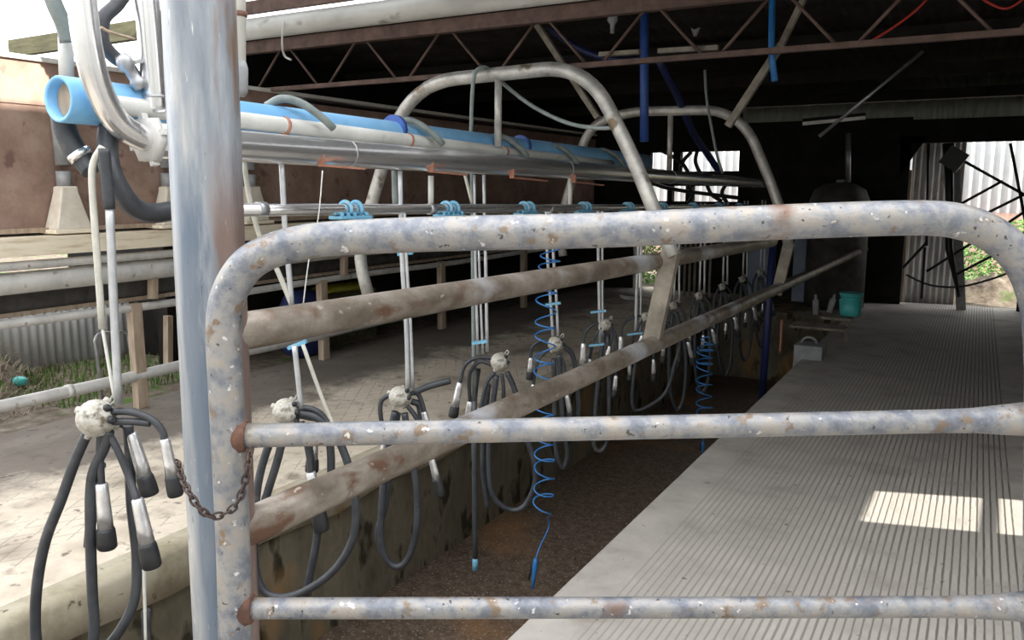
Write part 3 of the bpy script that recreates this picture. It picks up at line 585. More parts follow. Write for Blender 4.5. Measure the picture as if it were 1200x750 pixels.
# 4
cluster((585, 424), 0.050,
    cups=[((539, 448), (533, 478), (531, 489)), ((562, 478), (561, 500), (560, 515)), ((590, 474, .03), (589, 498, .03), (589, 512, .03)), ((551, 470, .06), (547, 500, .06), (546, 515, .06))],
    shorts=[[(578, 420), (560, 419), (545, 428), (539, 450)], [(578, 428), (562, 424), (550, 440, .05), (551, 472, .06)], [(580, 436), (570, 450), (563, 480)], [(588, 438), (590, 455), (590, 476, .03)]],
    longs=[[(594, 436), (604, 460), (612, 500), (626, 540), (626, 570), (612, 595), (592, 595), (576, 575), (573, 530), (577, 480), (582, 440)],
           [(572, 450, .05), (566, 520, .06), (567, 560, .06), (572, 595, .06)], [(560, 432, .1), (556, 470, .1), (555, 540, .1)]],
    rods=[([(556, 205), (557, 300), (560, 415)], 0.008, 'rod_steel'), ([(561, 290), (563, 350), (566, 415)], 0.007, 'rod_steel'), ([(567, 205), (569, 300), (571, 412)], 0.010, 'rod_steel'), ([(553, 200, .05), (554, 240, .05), (556, 480, .08)], 0.014, 'grey_hose'), ([(545, 205), (553, 237)], 0.010, 'cream_strap')],
    label='milking cluster with broken looking cream claw hanging below the near hoop hanger')
for (x, y, l) in ((475, 297, 'pale blue spacer clip just under the gate top rail left of centre'), (562, 401, 'pale blue spacer clip on the triple tubes above the broken cream claw'), (648, 356, 'blue spacer clip on the tubes inside the coiled blue hose'), (701, 365, 'upper blue spacer clip on the tube pair right of the coiled hose'), (699, 404, 'lower blue spacer clip on the tube pair right of the coiled hose'), (744, 391, 'blue spacer clip on the tube left of the leaning brown stanchion')):
    c = ax(x, y, XM); bm = NB(); D = hd(c); bar(bm, ah(x-9, y+1, D), ah(x+9, y-1, D), 0.03, 0.014)
    tag(mesh('spacer_clip', bm, 'blue_clip', base=c), l, 'clip', 'blue spacer clips on the tubes')
# 5
cluster((651, 403), 0.05,
    cups=[((622, 419), (621, 437), (620, 445)), ((625, 450), (625, 470), (625, 478)), ((664, 462), (668, 484), (669, 494))],
    shorts=[[(643, 398), (632, 400), (623, 408), (622, 421)], [(644, 408), (632, 420), (627, 436), (625, 452)], [(657, 414), (662, 435), (664, 464)]],
    longs=[[(655, 415), (657, 450), (660, 500), (665, 530), (660, 548), (652, 530), (650, 480), (649, 420)], [(660, 405, .04), (672, 420, .05), (678, 470, .06), (676, 520, .06)]],
    rods=[([(640, 240), (641, 290), (645, 350), (648, 394)], 0.010, 'rod_steel'), ([(647, 240), (648, 290), (652, 350), (654, 394)], 0.010, 'rod_steel')],
    label='milking cluster hanging behind the top of the coiled blue hose')
# 6
cl6 = cluster((710, 380), 0.042,
    cups=[((684, 402), (683, 431), (683, 438)), ((714, 405), (710, 428), (709, 436)), ((722, 440), (720, 458), (720, 466)), ((691, 420, .05), (691, 440, .05), (691, 447, .05))],
    shorts=[[(704, 378), (693, 382), (685, 392), (684, 404)], [(714, 384), (717, 392), (714, 407)], [(716, 380), (722, 400), (722, 442)], [(704, 384), (696, 398), (691, 422, .05)]],
    longs=[[(708, 388), (703, 430), (698, 480), (696, 520), (704, 528), (712, 515), (714, 470), (712, 392)]],
    rods=[([(701, 240), (701, 290), (702, 340), (703, 402)], 0.012, 'rod_steel'), ([(706, 240), (706, 290), (706, 340), (706, 430)], 0.009, 'rod_steel')],
    label='milking cluster right of the coiled blue hose with bright upright teat cups')
cl7 = cluster((757, 371), 0.038,
    cups=[((728, 394), (727, 418), (726, 425)), ((753, 392), (746, 412), (744, 420)), ((766, 421), (766, 439), (766, 447)), ((738, 425, .05), (738, 440, .05), (738, 446, .05))],
    shorts=[[(751, 370), (738, 374), (730, 382), (728, 396)], [(757, 378), (757, 384), (753, 394)], [(762, 374), (767, 392), (766, 423)], [(752, 376), (742, 396), (738, 427, .05)]],
    longs=[[(756, 380), (746, 420), (741, 460), (744, 480), (760, 476), (780, 460), (790, 430), (796, 400), (780, 378), (762, 370)]],
    rods=[([(748, 240), (748, 290), (746, 340), (745, 391)], 0.014, 'rod_steel'), ([(752, 240), (752, 300), (750, 391)], 0.008, 'rod_steel')],
    label='milking cluster left of the leaning brown stanchion of the near hoop')
FARL = ['milking cluster right of the brown stanchion in the shadow', 'milking cluster in the dark midway between the two hoops', 'milking cluster in the dark, second before the far stanchion', 'milking cluster in the dark just before the far stanchion', 'farthest milking cluster, almost lost in the dark']
src = cluster((789, 358), 0.036,
    cups=[((806, 400), (811, 420), (813, 428)), ((778, 400), (777, 418), (777, 425)), ((795, 408), (794, 424), (794, 431))],
    shorts=[[(795, 358), (803, 370), (805, 385), (806, 402)], [(784, 360), (778, 375), (778, 402)], [(790, 364), (795, 385), (795, 410)]],
    longs=[[(788, 366), (784, 420), (786, 460), (794, 480), (802, 460), (803, 410), (793, 366)]],
    rods=[([(791, 240), (791, 300), (790, 352)], 0.010, 'rod_steel'), ([(796, 240), (796, 300), (796, 355)], 0.010, 'rod_steel')],
    label=FARL[0])
for i, x in enumerate((820, 848, 872, 893)):
    o = copy_tree(src); b_ = ax(x, 240, XM); b_0 = ax(789, 240, XM); o.location = src.location+V((0, b_.y-b_0.y, 0)); o['label'] = FARL[i+1]
# straight black drop hose with blue nozzle
t = thing('drop_hose', 'straight black hose with small light blue nozzle hanging into the pit', 'hose', ax(557, 662, XM))
bm = NB(); sweep(bm, crv([ax(556, 470, XM-.02), ax(556, 560, XM), ax(557, 654, XM)], 5), 0.0145, 10); part('hose', bm, 'rubber', t)
bm = NB(); sweep(bm, [ax(557, 654, XM), ax(557, 657, XM), ax(557, 668, XM)], [0.012, 0.018, 0.017], 10); part('nozzle', bm, 'blue_clip', t)
# coiled blue air hoses
def coil(P, turns, rad, r, tail, tip, label, n=16):
    t = thing('coiled_hose', label, 'hose', tip[1])
    bm = NB(); L_ = len(P)-1; pts = []
    tot = turns*n
    for k in range(tot+1):
        f_ = k/tot*L_; i = min(int(f_), L_-1); c = P[i].lerp(P[i+1], f_-i); a = 2*PI*k/n
        rr = rad*(1 if k > n else 0.35+0.65*k/n)*(0.9+0.18*math.sin(k*0.37))
        pts.append(c+V((math.cos(a)*rr, math.sin(a)*rr, 0.012*math.sin(a*0.5))))
    sweep(bm, pts+crv(tail, 5)[1:], r, 7); part('coil', bm, 'blue_coil', t)
    d = (tip[1]-tip[0]); bm = NB(); lathe(bm, [(0, 0.010), (0.02, 0.016), (0.05, 0.016), (0.1, 0.011), (d.length, 0.009)], tip[0], d, 10); part('nozzle', bm, 'blue_coil', t)
    bm = NB(); s_ = V((-0.014, 0, 0)); bar(bm, tip[0]+d*0.15+s_, tip[0]+d*0.75+s_*2.2, 0.012, 0.006); part('trigger', bm, 'black_iron', t)
    return t
XC = -2.02
coil([ax(648, 270, XC), ax(643, 330, XC), ax(641, 400, XC), ax(637, 470, XC), ax(636, 530, XC), ax(635, 600, XC)], 17, 0.062, 0.0042, [ax(641, 604, XC), ax(643, 618, XC), ax(633, 640, XC), ax(628, 654, XC)], (ax(628, 654, XC), ax(624, 690, XC)),
     'bright blue coiled air hose with blow gun dangling into the pit')
coil([ax(828, 395, -2.0), ax(827, 430, -2.0), ax(826, 490, -2.0)], 9, 0.075, 0.006, [ax(826, 492, -2.0), ax(825, 505, -2.0), ax(824, 520, -2.0)], (ax(824, 518, -2.0), ax(824, 532, -2.0)), 'dark coiled blue hose hanging in the shadow beyond the brown stanchion')

# ================================================================== ROOF TRUSS AND GUTTER
zb, zt = 2.495, 2.86
t = thing('roof_truss', 'thin rusty lattice truss spanning above the hoops at the shed front', 'truss', (-2.4, YR, zb))
bm = NB(); bar(bm, (-6.4, YR, zb), (1.6, YR, zb), 0.045, 0.035); part('bottom_chord', bm, 'truss_steel', t)
bm = NB(); bar(bm, (-6.4, YR, zt), (1.6, YR, zt), 0.07, 0.10); part('top_chord', bm, 'truss_steel', t)
xs = -4.88
for k in range(-2, 9):
    xb = xs+0.822*k
    if xb > 1.5: break
    for sgn in (-1, 1):
        bm = NB(); sweep(bm, [V((xb+sgn*0.055, YR, zb)), V((xb+sgn*0.355, YR, zt-0.04))], 0.011, 8)
        if -6.4 < xb+sgn*0.36 < 1.6: part('web_rod', bm, 'truss_steel', t)
        else: bm.free()
t = thing('gutter_pipe', 'fat off-white pipe lying along the top chord of the rusty truss', 'pipe', (-5.7, YR-0.14, 2.97))
bm = NB(); sweep(bm, [V((-5.75+0.4*k, YR-0.14, 2.985)) for k in range(19)], 0.088, 22); part('pipe', bm, 'white_pvc', t)
bm = NB(); c = ay(334, 40, YR-0.16); sweep(bm, crv([ay(334, 20, YR-.2), ay(331, 35, YR-.26), ay(331, 55, YR-.26), ay(334, 66, YR-.2), ay(341, 70, YR-.2)], 5), 0.009, 8); part('tie_wire', bm, 'off_white', t)
bm = NB(); bar(bm, (-9.25, 5.5, 3.13), (-5.9, 5.5, 3.15), 0.08, 0.17)
tag(mesh('timber_beam', bm, 'timber', base=(-9.6, 5.5, 3.18)), 'mossy timber beam at the top left above the brown feed bin', 'beam')
bm = NB(); bar(bm, (-6.5, 5.3, 3.14), (-3.9, 5.3, 3.14), 0.05, 0.10)
tag(mesh('fascia_board', bm, 'truss_steel', base=(-6.5, 5.3, 3.14)), 'brown fascia board above the fat white pipe near the thick post', 'board')
# purlins and leftovers in the dark roof
for i, (y, z) in enumerate(((7.6, 2.86), (9.6, 2.82), (11.6, 2.78))):
    bm = NB(); bar(bm, (-6.4, y, z), (1.6, y, z), 0.06, 0.12)
    tag(mesh('purlin', bm, 'dark_wall', base=(-6.4, y, z)), ['dark purlin under the roof nearest behind the truss', 'dark purlin under the roof, second behind the truss', 'dark purlin under the roof nearest the back wall'][i], 'beam', 'roof purlins')
bm = NB(); bar(bm, ay(626, 24, 5.9), ay(701, 138, 5.9), 0.05, 0.04)
tag(mesh('brace', bm, 'old_wood', base=ay(701, 138, 5.9)), 'grey diagonal brace behind the truss above the near hoop bend', 'brace')
bm = NB(); bar(bm, ay(945, -8, 5.75), ay(916, 52, 5.75), 0.05, 0.035); bar(bm, ay(916, 52, 5.75), ay(853, 148, 5.75), 0.05, 0.045)
tag(mesh('wooden_prop', bm, 'old_wood', base=ay(853, 148, 5.75)), 'pale leaning timber prop slanting down behind the truss right of centre', 'prop')
bm = NB(); sweep(bm, [ay(905, -12, 5.7), ay(904, 60, 5.7), ay(908, 95, 5.7)], 0.021, 10)
tag(mesh('blue_rod', bm, 'blue_coil', base=ay(908, 95, 5.7)), 'short bright blue pipe hanging behind the truss beside the timber prop', 'pipe')
bm = NB(); sweep(bm, [ay(755, -10, 6.25), ay(755, 100, 6.25), ay(755, 166, 6.25)], 0.034, 14)
tag(mesh('blue_riser', bm, 'blue_paint', base=ay(755, 166, 6.25)), 'upright blue pipe rising behind the near hoop into the roof', 'pipe')
bm = NB(); sweep(bm, crv([ay(632, 22, 6.6), ay(660, 45, 6.6), ay(690, 62, 6.6), ay(725, 70, 6.6), ay(752, 70, 6.6)], 5), 0.028, 10)
tag(mesh('blue_hose', bm, 'navy_pipe', base=ay(690, 62, 6.6)), 'dark blue sagging pipe running left from the upright blue pipe', 'pipe')
bm = NB(); sweep(bm, crv([ay(772, 70, 6.6), ay(795, 115, 7.0), ay(812, 155, 7.4), ay(830, 182, 7.8), ay(842, 200, 8.0)], 5), 0.032, 10)
tag(mesh('blue_drain', bm, 'navy_pipe', base=ay(842, 200, 8.0)), 'dark blue pipe slanting down right inside the second hoop', 'pipe')
bm = NB(); sweep(bm, [ay(906, 284, 7.7), ay(893, 470, 7.7)], 0.034, 12)
tag(mesh('blue_post', bm, 'navy_pipe', base=ay(893, 470, 7.7)), 'dark blue post standing in the pit below the far stanchion', 'post')
bm = NB(); bar(bm, ay(703, 64, 5.55), ay(750, 61, 5.55), 0.05, 0.03); tag(mesh('batten', bm, 'old_wood', base=ay(703, 62, 5.55)), 'short pale batten left of the upright blue pipe', 'batten', 'pale battens in the roof')
bm = NB(); bar(bm, ay(772, 60, 5.55), ay(842, 56, 5.55), 0.05, 0.03); tag(mesh('batten', bm, 'old_wood', base=ay(772, 62, 5.55)), 'longer pale batten right of the upright blue pipe', 'batten', 'pale battens in the roof')
bm = NB(); lathe(bm, [(0, 0.02), (0.02, 0.05), (0.12, 0.055), (0.2, 0.03), (0.24, 0.015)], ay(816, 8, 7.2), (0, 0, -1), 14); tag(mesh('lamp_bulb', bm, 'pale_grey', base=ay(816, 8, 7.2)), 'dim grey unlit lamp hanging in the roof right of the blue pipe', 'lamp')
bm = NB(); lathe(bm, [(0, 0.035), (0.05, 0.04), (0.08, 0.018), (0.14, 0.014)], ay(718, 16, 6.0), (0, 0, -1), 12); tag(mesh('roof_hook', bm, 'pale_grey', base=ay(718, 16, 6.0)), 'small pale fitting hanging from the top chord left of the blue pipe', 'fitting')
bm = NB(); sweep(bm, crv([ay(1010, 55, 6.0), ay(1050, 30, 6.0), ay(1080, 6, 6.0), ay(1100, -20, 6.0)], 4), 0.008, 6)
sweep(bm, crv([ay(1140, -10, 6.0), ay(1160, 4, 6.0), ay(1180, 10, 6.0), ay(1200, -2, 6.0), ay(1215, -20, 6.0)], 4), 0.008, 6)
tag(mesh('red_cable', bm, 'red_cable', base=ay(1080, 6, 6.0)), 'thin red cable looping along the roof at the upper right', 'cable')
bm = NB(); sweep(bm, [ay(1082, 60, 8.5), ay(960, 160, 8.5)], 0.016, 8); tag(mesh('brace', bm, 'dull_steel', base=ay(960, 160, 8.5)), 'thin dark diagonal rod in the shade at the upper right', 'brace')

# ================================================================== LEFT SIDE FEEDER
XF = -5.45
t = thing('feed_bin', 'long rust brown feed hopper wall with board capping behind the left rails', 'feed bin', (-5.9, 2.0, 1.36))
bm = NB(); box(bm, -6.3, -5.5, 1.6, 12.6, 1.38, 2.19); part('hopper', bm, 'bin_brown', t)
bm = NB(); box(bm, -6.3, -5.488, 1.6, 5.6, 2.19, 2.47); part('upper_board', bm, 'bin_brown', t)
bm = NB(); box(bm, -6.3, -5.488, 5.6, 12.6, 2.19, 2.42); part('upper_board', bm, 'bin_brown', t)
bm = NB(); box(bm, -6.35, -5.46, 1.6, 12.6, 2.47, 2.50); part('capping', bm, 'off_white', t)
bm = NB(); bar(bm, (-5.47, 1.6, 1.37), (-5.47, 12.6, 1.37), 0.05, 0.03); part('bottom_strip', bm, 'tan_post', t)
bm = NB(); box(bm, -6.3, -5.30, 1.6, 12.6, 1.215, 1.335)
tag(mesh('ledge_board', bm, 'cream_wood', base=(-5.9, 1.6, 1.2)), 'weathered cream plank ledge under the brown feed bin', 'plank')
c1 = ax(77, 262, XF); c2 = ax(196, 238, XF); dY = c2.y-c1.y
CHL = ['cream feed chute at the far left below the blue pipe end', 'cream feed chute half hidden behind the thick post']
t0 = None
for i in range(3):
    Y = c1.y+dY*i
    if i == 0:
        t0 = thing('feed_chute', '', 'feed chute', (XF, Y, 1.36), 'cream feed chutes along the brown bin')
        bm = NB(); vs = []
        for z, hx, hy in ((1.37, 0.075, 0.125), (1.40, 0.072, 0.12), (1.62, 0.05, 0.062), (1.66, 0.05, 0.058)):
            vs.append([bm.verts.new((XF+0.03+a*hx, Y+b*hy, z)) for a, b in ((-1, -1), (1, -1), (1, 1), (-1, 1))])
        for a, b in zip(vs, vs[1:]):
            for k in range(4): bm.faces.new((a[k], a[(k+1) % 4], b[(k+1) % 4], b[k]))
        bm.faces.new(vs[0][::-1]); bm.faces.new(vs[-1]); part('funnel', bm, 'chute', t0, bevel=0.01)
        bm = NB(); box(bm, XF-0.05, XF+0.12, Y-0.15, Y+0.16, 1.345, 1.372); part('lip', bm, 'cream_wood', t0, bevel=0.006)
        bm = NB(); sweep(bm, [V((XF+0.02, Y, 1.66)), V((XF+0.02, Y, 1.76))], 0.048, 14); part('spout', bm, 'pale_grey', t0)
        bm = NB(); sweep(bm, [V((XF+0.02, Y, 1.80)), V((XF-0.0, Y, 2.3))], 0.045, 14); part('feed_tube', bm, 'pale_grey', t0); o = t0
    elif i >= 1:
        o = copy_tree(t0); o.location = V((XF, Y, 1.36))
    o['label'] = CHL[i] if i < 2 else ['third', 'fourth', 'fifth', 'sixth', 'seventh', 'eighth'][i-2]+' cream feed chute from the left, in the shade behind the overhead pipes'
def long_pipe(name, X, Y0, Y1, z, r, mt_, label, cat='rail', droop=0.0):
    bm = NB(); sweep(bm, [V((X, Y0+(Y1-Y0)*k/16, z+droop*math.sin(k*1.1))) for k in range(17)], r, 14)
    return tag(mesh(name, bm, mt_, base=(X, Y0, z)), label, cat)
long_pipe('top_rail', -5.36, 1.6, 12.5, 1.155, 0.03, 'zinc_rail', 'bright steel rail directly under the cream ledge at the left')
long_pipe('trough_pipe', -5.42, 1.6, 12.5, 1.04, 0.072, 'zinc_rail', 'fat galvanised pipe below the top rail at the left', 'pipe')
long_pipe('middle_rail', XF, 1.6, 12.5, 0.77, 0.03, 'zinc_rail', 'grey rail at mid height above the white corrugated fence', droop=0.008)
t = thing('bottom_rail', 'dirty pale pipe rail nearest the ground along the left yard edge', 'rail', (XF, 1.6, 0.25))
bm = NB(); sweep(bm, [V((XF, 1.6+0.7*k, 0.25+0.006*math.sin(k*1.9))) for k in range(16)], 0.042, 14); part('tube', bm, 'zinc_rail', t)
for y in (3.42,):
    bm = NB(); lathe(bm, [(-0.02, 0.046), (0.02, 0.046)], V((XF, y, 0.25)), (0, 1, 0), 14); part('joint', bm, 'off_white', t)
bm = NB(); sweep(bm, [V((-5.62, 1.6+0.04*k, 0.90)) for k in range(272)], [0.105+0.010*(k % 2) for k in range(272)], 12)
tag(mesh('ribbed_trough', bm, 'dark_trough', base=(-5.62, 1.6, 0.9)), 'dark ribbed feed trough under the fat galvanised pipe at left', 'trough')
bm = NB(); bar(bm, (-5.53, 1.6, 0.82), (-5.53, 12.5, 0.82), 0.03, 0.03); tag(mesh('trough_edge', bm, 'tan_post', base=(-5.53, 1.6, 0.82)), 'thin brown rusted edging strip below the dark ribbed trough', 'strip')
for i, Y in enumerate((3.98, 6.02, 8.06, 10.1)):
    bm = NB(); box(bm, XF-0.035, XF+0.035, Y-0.045, Y+0.045, 0, 0.80 if i != 1 else 0.78)
    tag(mesh('fence_post', bm, 'tan_post', base=(XF, Y, 0), bevel=0.006), ['tan post under the left rails just left of the thick steel post', 'tan post seen under the upper railing left of centre', 'third tan post along the left rails in the shade', 'fourth tan post along the left rails, farthest away'][i], 'post', 'tan posts of the left rails')
for i, (x, y0, y1, X) in enumerate(((179, 322, 350, -5.42), (403, 296, 322, -5.4), (197, 370, 430, -5.9))):
    bm = NB(); a, b = ax(x, y0, X), ax(x, y1, X); bar(bm, a, b, 0.06, 0.05, V((0, 1, 0))); tag(mesh('stub_post', bm, 'tan_post', base=b), ['short pale stub between the left rails beside the thick post', 'short brown stub below the thin tube left of the hoop foot', 'rusty upright in the dark behind the left edge of the thick post'][i], 'post')
bm = NB(); sweep(bm, fillet([V((-5.7, ax(118, 432, -5.7).y, -0.03)), ax(111, 398, -5.7), ax(116, 391, -5.7), ax(150, 389, -5.7), V((-5.7, ax(158, 432, -5.7).y, -0.03))], 0.05), 0.012, 10)
tag(mesh('steel_hoop', bm, 'dull_steel', base=ax(118, 432, -5.7)), 'small dark bent bar in front of the white corrugated fence', 'bar')
# yard beyond
bm = NB(); corr(bm, (-7.6, 3.9, -0.03), (0.05, 1.55, 0), (0, 0, 0.86), 1, amp=0.01, pitch=0.08)
tag(mesh('corrugated_fence', bm, 'white_sheet', base=(-7.6, 3.9, 0)), 'low white corrugated iron fence in the yard at the left', 'fence')
bm = NB(); box(bm, -8.5, -6.4, 5.45, 5.6, -0.03, 1.2); struct('wall_yard', bm, 'dark_wall')
def heap(name, c, rx, ry, h, m_, label, cat, seed=0):
    random.seed(seed); bm = NB(); n, k = 10, 20; rings = []
    for i in range(n):
        f_ = i/(n-1); rings.append([bm.verts.new((c[0]+math.cos(2*PI*j/k)*rx*f_*random.uniform(.9, 1.1), c[1]+math.sin(2*PI*j/k)*ry*f_*random.uniform(.9, 1.1), c[2]+h*(math.cos(f_*PI)+1)/2*random.uniform(0.8, 1.15))) for j in range(k)])
    for a, b in zip(rings, rings[1:]):
        for j in range(k): bm.faces.new((a[j], a[(j+1) % k], b[(j+1) % k], b[j])).smooth = True
    bm.faces.new(rings[0])
    return tag(mesh(name, bm, m_, base=c), label, cat)
heap('soil_heap', (-7.5, 3.6, -0.05), 1.0, 0.75, 0.62, 'earth', 'heap of dry soil and litter at the left edge before the white fence', 'heap', 3)
def blades(name, n, x0, x1, y0, y1, z0f, hmin, hmax, w, m_, label, cat, lean=0.5, seed=1, flat=False):
    random.seed(seed); bm = NB()
    for i in range(n):
        x, y = random.uniform(x0, x1), random.uniform(y0, y1); z = z0f(x, y); h = random.uniform(hmin, hmax); a = random.uniform(0, 2*PI)
        d = V((math.cos(a), math.sin(a), 0)); s = V((-d.y, d.x, 0))*w; tip = V((x, y, z))+d*h*lean*random.random()+ZZ*h*(0.15 if flat else 1)
        if flat: tip = V((x, y, z+0.02))+d*h+ZZ*0.03
        mid = V((x, y, z)).lerp(tip, 0.55)+ZZ*h*0.1
        v = [bm.verts.new(p) for p in (V((x, y, z))-s, V((x, y, z))+s, mid+s*0.8, mid-s*0.8, tip)]
        bm.faces.new(v[:4]); bm.faces.new((v[3], v[2], v[4]))
    return tag(mesh(name, bm, m_, base=(x0, y0, z0f(x0, y0))), label, cat, kind='stuff')
def hz(x, y):
    q = math.hypot((x+7.5)/1.0, (y-3.6)/0.75); return -0.05+(0.62*(math.cos(min(q, 1)*PI)+1)/2)
blades('dry_stalks', 2600, -8.3, -6.1, 2.9, 4.9, hz, 0.06, 0.22, 0.004, 'straw', 'dry straw and twigs littering the soil heap at the left', 'straw', seed=4, flat=True)
blades('yard_grass', 1500, -7.4, -6.0, 3.7, 5.2, lambda x, y: -0.03+0.5*hz(x, y), 0.04, 0.14, 0.005, 'grass', 'short green grass growing below the white fence at left', 'grass', seed=5)
bm = NB(); lathe(bm, [(-0.06, 0.01), (-0.05, 0.035), (0, 0.045), (0.05, 0.03), (0.06, 0.01)], az(23, 447, 0.06), (0.8, 0.5, 0.1), 10); tag(mesh('teal_rag', bm, 'teal', base=az(23, 447, 0.03)), 'small teal scrap lying in the litter at the left edge', 'scrap')
def sack(name, x0, x1, y0, y1, X, m_, label):
    a, b = ax(x0, y1, X), ax(x1, y0, X); bm = NB(); n = 8; c = (a+b)/2
    bmesh.ops.create_icosphere(bm, subdivisions=3, radius=1)
    for v in bm.verts:
        p = v.co; q = V((math.copysign(abs(p.x)**0.6, p.x), math.copysign(abs(p.y)**0.6, p.y), math.copysign(abs(p.z)**0.7, p.z)))
        v.co = V((c.x+q.x*0.16, c.y+q.y*abs(b.y-a.y)/2, c.z+q.z*abs(b.z-a.z)/2+0.01*math.sin(q.y*9)))
    for f in bm.faces: f.smooth = True
    return tag(mesh(name, bm, m_, base=(c.x, c.y, min(a.z, b.z))), label, 'sack')
sack('blue_sack', 335, 378, 336, 424, -5.85, 'blue_bag', 'dark blue sack behind the rails under the thin tube')
sack('yellow_sack', 368, 424, 329, 346, -6.1, 'yellow_bag', 'yellow sack behind the tan post left of centre')
a, b = ax(368, 346, -6.1), ax(424, 346, -6.1)
bm = NB(); box(bm, -6.3, -5.95, a.y-0.05, b.y+0.05, -0.03, a.z+0.01)
for k in range(4): box(bm, -5.95, -5.93, a.y-0.05, b.y+0.05, 0.02+k*(a.z/4), 0.02+k*(a.z/4)+a.z/5)
tag(mesh('dark_crate', bm, 'timber', base=(-6.1, a.y, -0.03)), 'dark slatted crate carrying the yellow sack behind the tan post', 'crate')
# greenery seen through far openings
def bush(name, c, rx, ry, rz, n, m_, label, seed, sz=0.06):
    random.seed(seed); bm = NB()
    for i in range(n):
        a, e, q = random.uniform(0, 2*PI), random.uniform(-0.3, 1.5), random.random()**0.4
        p = V((c[0]+math.cos(a)*math.cos(e)*rx*q, c[1]+math.sin(a)*math.cos(e)*ry*q, c[2]+max(0.02, math.sin(e))*rz*q))
        d = V((random.uniform(-1, 1), random.uniform(-1, 1), random.uniform(-.6, 1))).normalized(); s = d.orthogonal().normalized()*sz*0.35; l_ = sz*random.uniform(.7, 1.5)
        v = [bm.verts.new(x) for x in (p, p+d*l_*0.5+s, p+d*l_, p+d*l_*0.5-s)]; bm.faces.new(v)
    t = thing(name, label, 'bush', c); part('foliage', bm, m_, t)
    for k in range(5):
        bm = NB(); a = k*1.26; sweep(bm, [V(c), V((c[0]+math.cos(a)*rx*0.4, c[1]+math.sin(a)*ry*0.4, c[2]+rz*0.7))], 0.012, 6); part('stem', bm, 'old_wood', t)
    return t
bush('shrub', (0.6, 15.4, 0), 0.9, 0.7, 1.15, 2600, 'grass', 'leafy green shrub beyond the far doorway at right', 11)
bush('shrub', (-0.25, 16.2, 0), 0.6, 0.7, 1.3, 1500, 'leaf', 'darker shrub beside the pale corrugated door', 12)
bush('shrub', (-5.3, 14.2, 0), 0.9, 0.6, 1.4, 2200, 'grass', 'green plants outside the low opening at the far left', 13)
heap('rubble_heap', (0.3, 14.2, -0.05), 1.1, 0.6, 0.42, 'earth', 'low heap of rubble just outside the far doorway', 'heap', 9)
bm = NB(); corr(bm, (-12.0, 19.0, 1.15), (20, 0, 0), (0, 0, 6.0), 1, amp=0.02, pitch=0.17)
tag(mesh('far_building_wall', bm, 'far_sheet', base=(-3, 19, 1.15)), 'bright white corrugated building wall outside the far doorway', 'building')
bm = NB(); box(bm, -12.0, 8, 18.85, 18.96, -0.05, 1.16); tag(mesh('brick_plinth', bm, 'bin_brown', base=(-3, 18.9, 0)), 'brownish base wall under the bright corrugated building', 'wall')

# ================================================================== FAR END
t = thing('corrugated_door', 'grey corrugated iron door leaf standing in the far doorway', 'door', (ay(1060, 355, 13.3).x, 13.3, -0.03))
a, b = ay(1057, 355, 13.3), ay(1117, 352, 13.55)
bm = NB(); corr(bm, (a.x, a.y, -0.03), (b.x-a.x, 0.25, 0), (0, 0, 2.33), 8, amp=0.012, pitch=0.085)
part('sheet', bm, 'grey_sheet', t)
bm = NB(); bar(bm, (a.x-0.01, a.y-0.03, -0.03), (a.x-0.01, a.y-0.03, 1.9), 0.03, 0.03, V((0, 1, 0))); part('edge_strip', bm, 'tan_post', t)
t = thing('black_hurdle', 'black iron bars and straps crossing the far doorway', 'hurdle', ay(1115, 356, 12.5))
def bars(lst, Y, r):
    for p, q in lst:
        bm = NB(); sweep(bm, [ay(*p, Y), ay(*q, Y)], r, 8); part('bar', bm, 'black_iron', t)
bars([((1088, 168), (1086, 288)), ((1086, 284), (1058, 314)), ((1184, 168), (1202, 262)), ((1128, 188), (1200, 228)), ((1124, 240), (1175, 212)), ((1152, 252), (1200, 228)), ((1086, 318), (1140, 284)), ((1120, 322), (1166, 298)), ((1084, 290), (1080, 350)), ((1180, 262), (1205, 245))], 12.5, 0.018)
bm = NB(); sweep(bm, crv([ay(1062, 322, 12.5), ay(1090, 334, 12.5), ay(1125, 336, 12.5), ay(1165, 326, 12.5), ay(1185, 318, 12.5)], 4), 0.014, 8); part('slack_cable', bm, 'black_iron', t)
bm = NB(); sweep(bm, [ay(1111, 168, 12.5), ay(1113, 240, 12.5), ay(1112, 290, 12.5), ay(1124, 348, 12.5)], [0.07, 0.05, 0.05, 0.02], 8); part('upright', bm, 'black_iron', t)
bm = NB(); bar(bm, ay(1108, 180, 12.45), ay(1128, 192, 12.45), 0.2, 0.26); part('hinge_block', bm, 'black_iron', t)
bm = NB(); bar(bm, ay(1119, 195, 12.8), V((ay(1127, 354, 12.8).x, 12.8, 0.0)), 0.12, 0.03, V((0, 1, 0))); tag(mesh('pale_board', bm, 'pale_grey', base=ay(1127, 354, 12.8)), 'pale narrow board leaning upright right of the corrugated door', 'board')
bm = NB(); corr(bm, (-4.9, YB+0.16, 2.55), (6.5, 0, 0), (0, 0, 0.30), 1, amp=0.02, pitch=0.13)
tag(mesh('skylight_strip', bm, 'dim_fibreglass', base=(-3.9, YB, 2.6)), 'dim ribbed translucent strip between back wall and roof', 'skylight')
# strip lamp and small things in the dark
t = thing('strip_lamp', 'unlit pale fluorescent fitting hanging in the dark left of the doorway', 'lamp', ay(975, 142, 10.0))
bm = NB(); bar(bm, ay(941, 145, 10.0), ay(1014, 138, 10.0), 0.06, 0.035); part('tube', bm, 'off_white', t)
bm = NB(); bar(bm, ay(941, 141, 10.0), ay(1014, 134, 10.0), 0.09, 0.03); part('casing', bm, 'dark_wall', t)
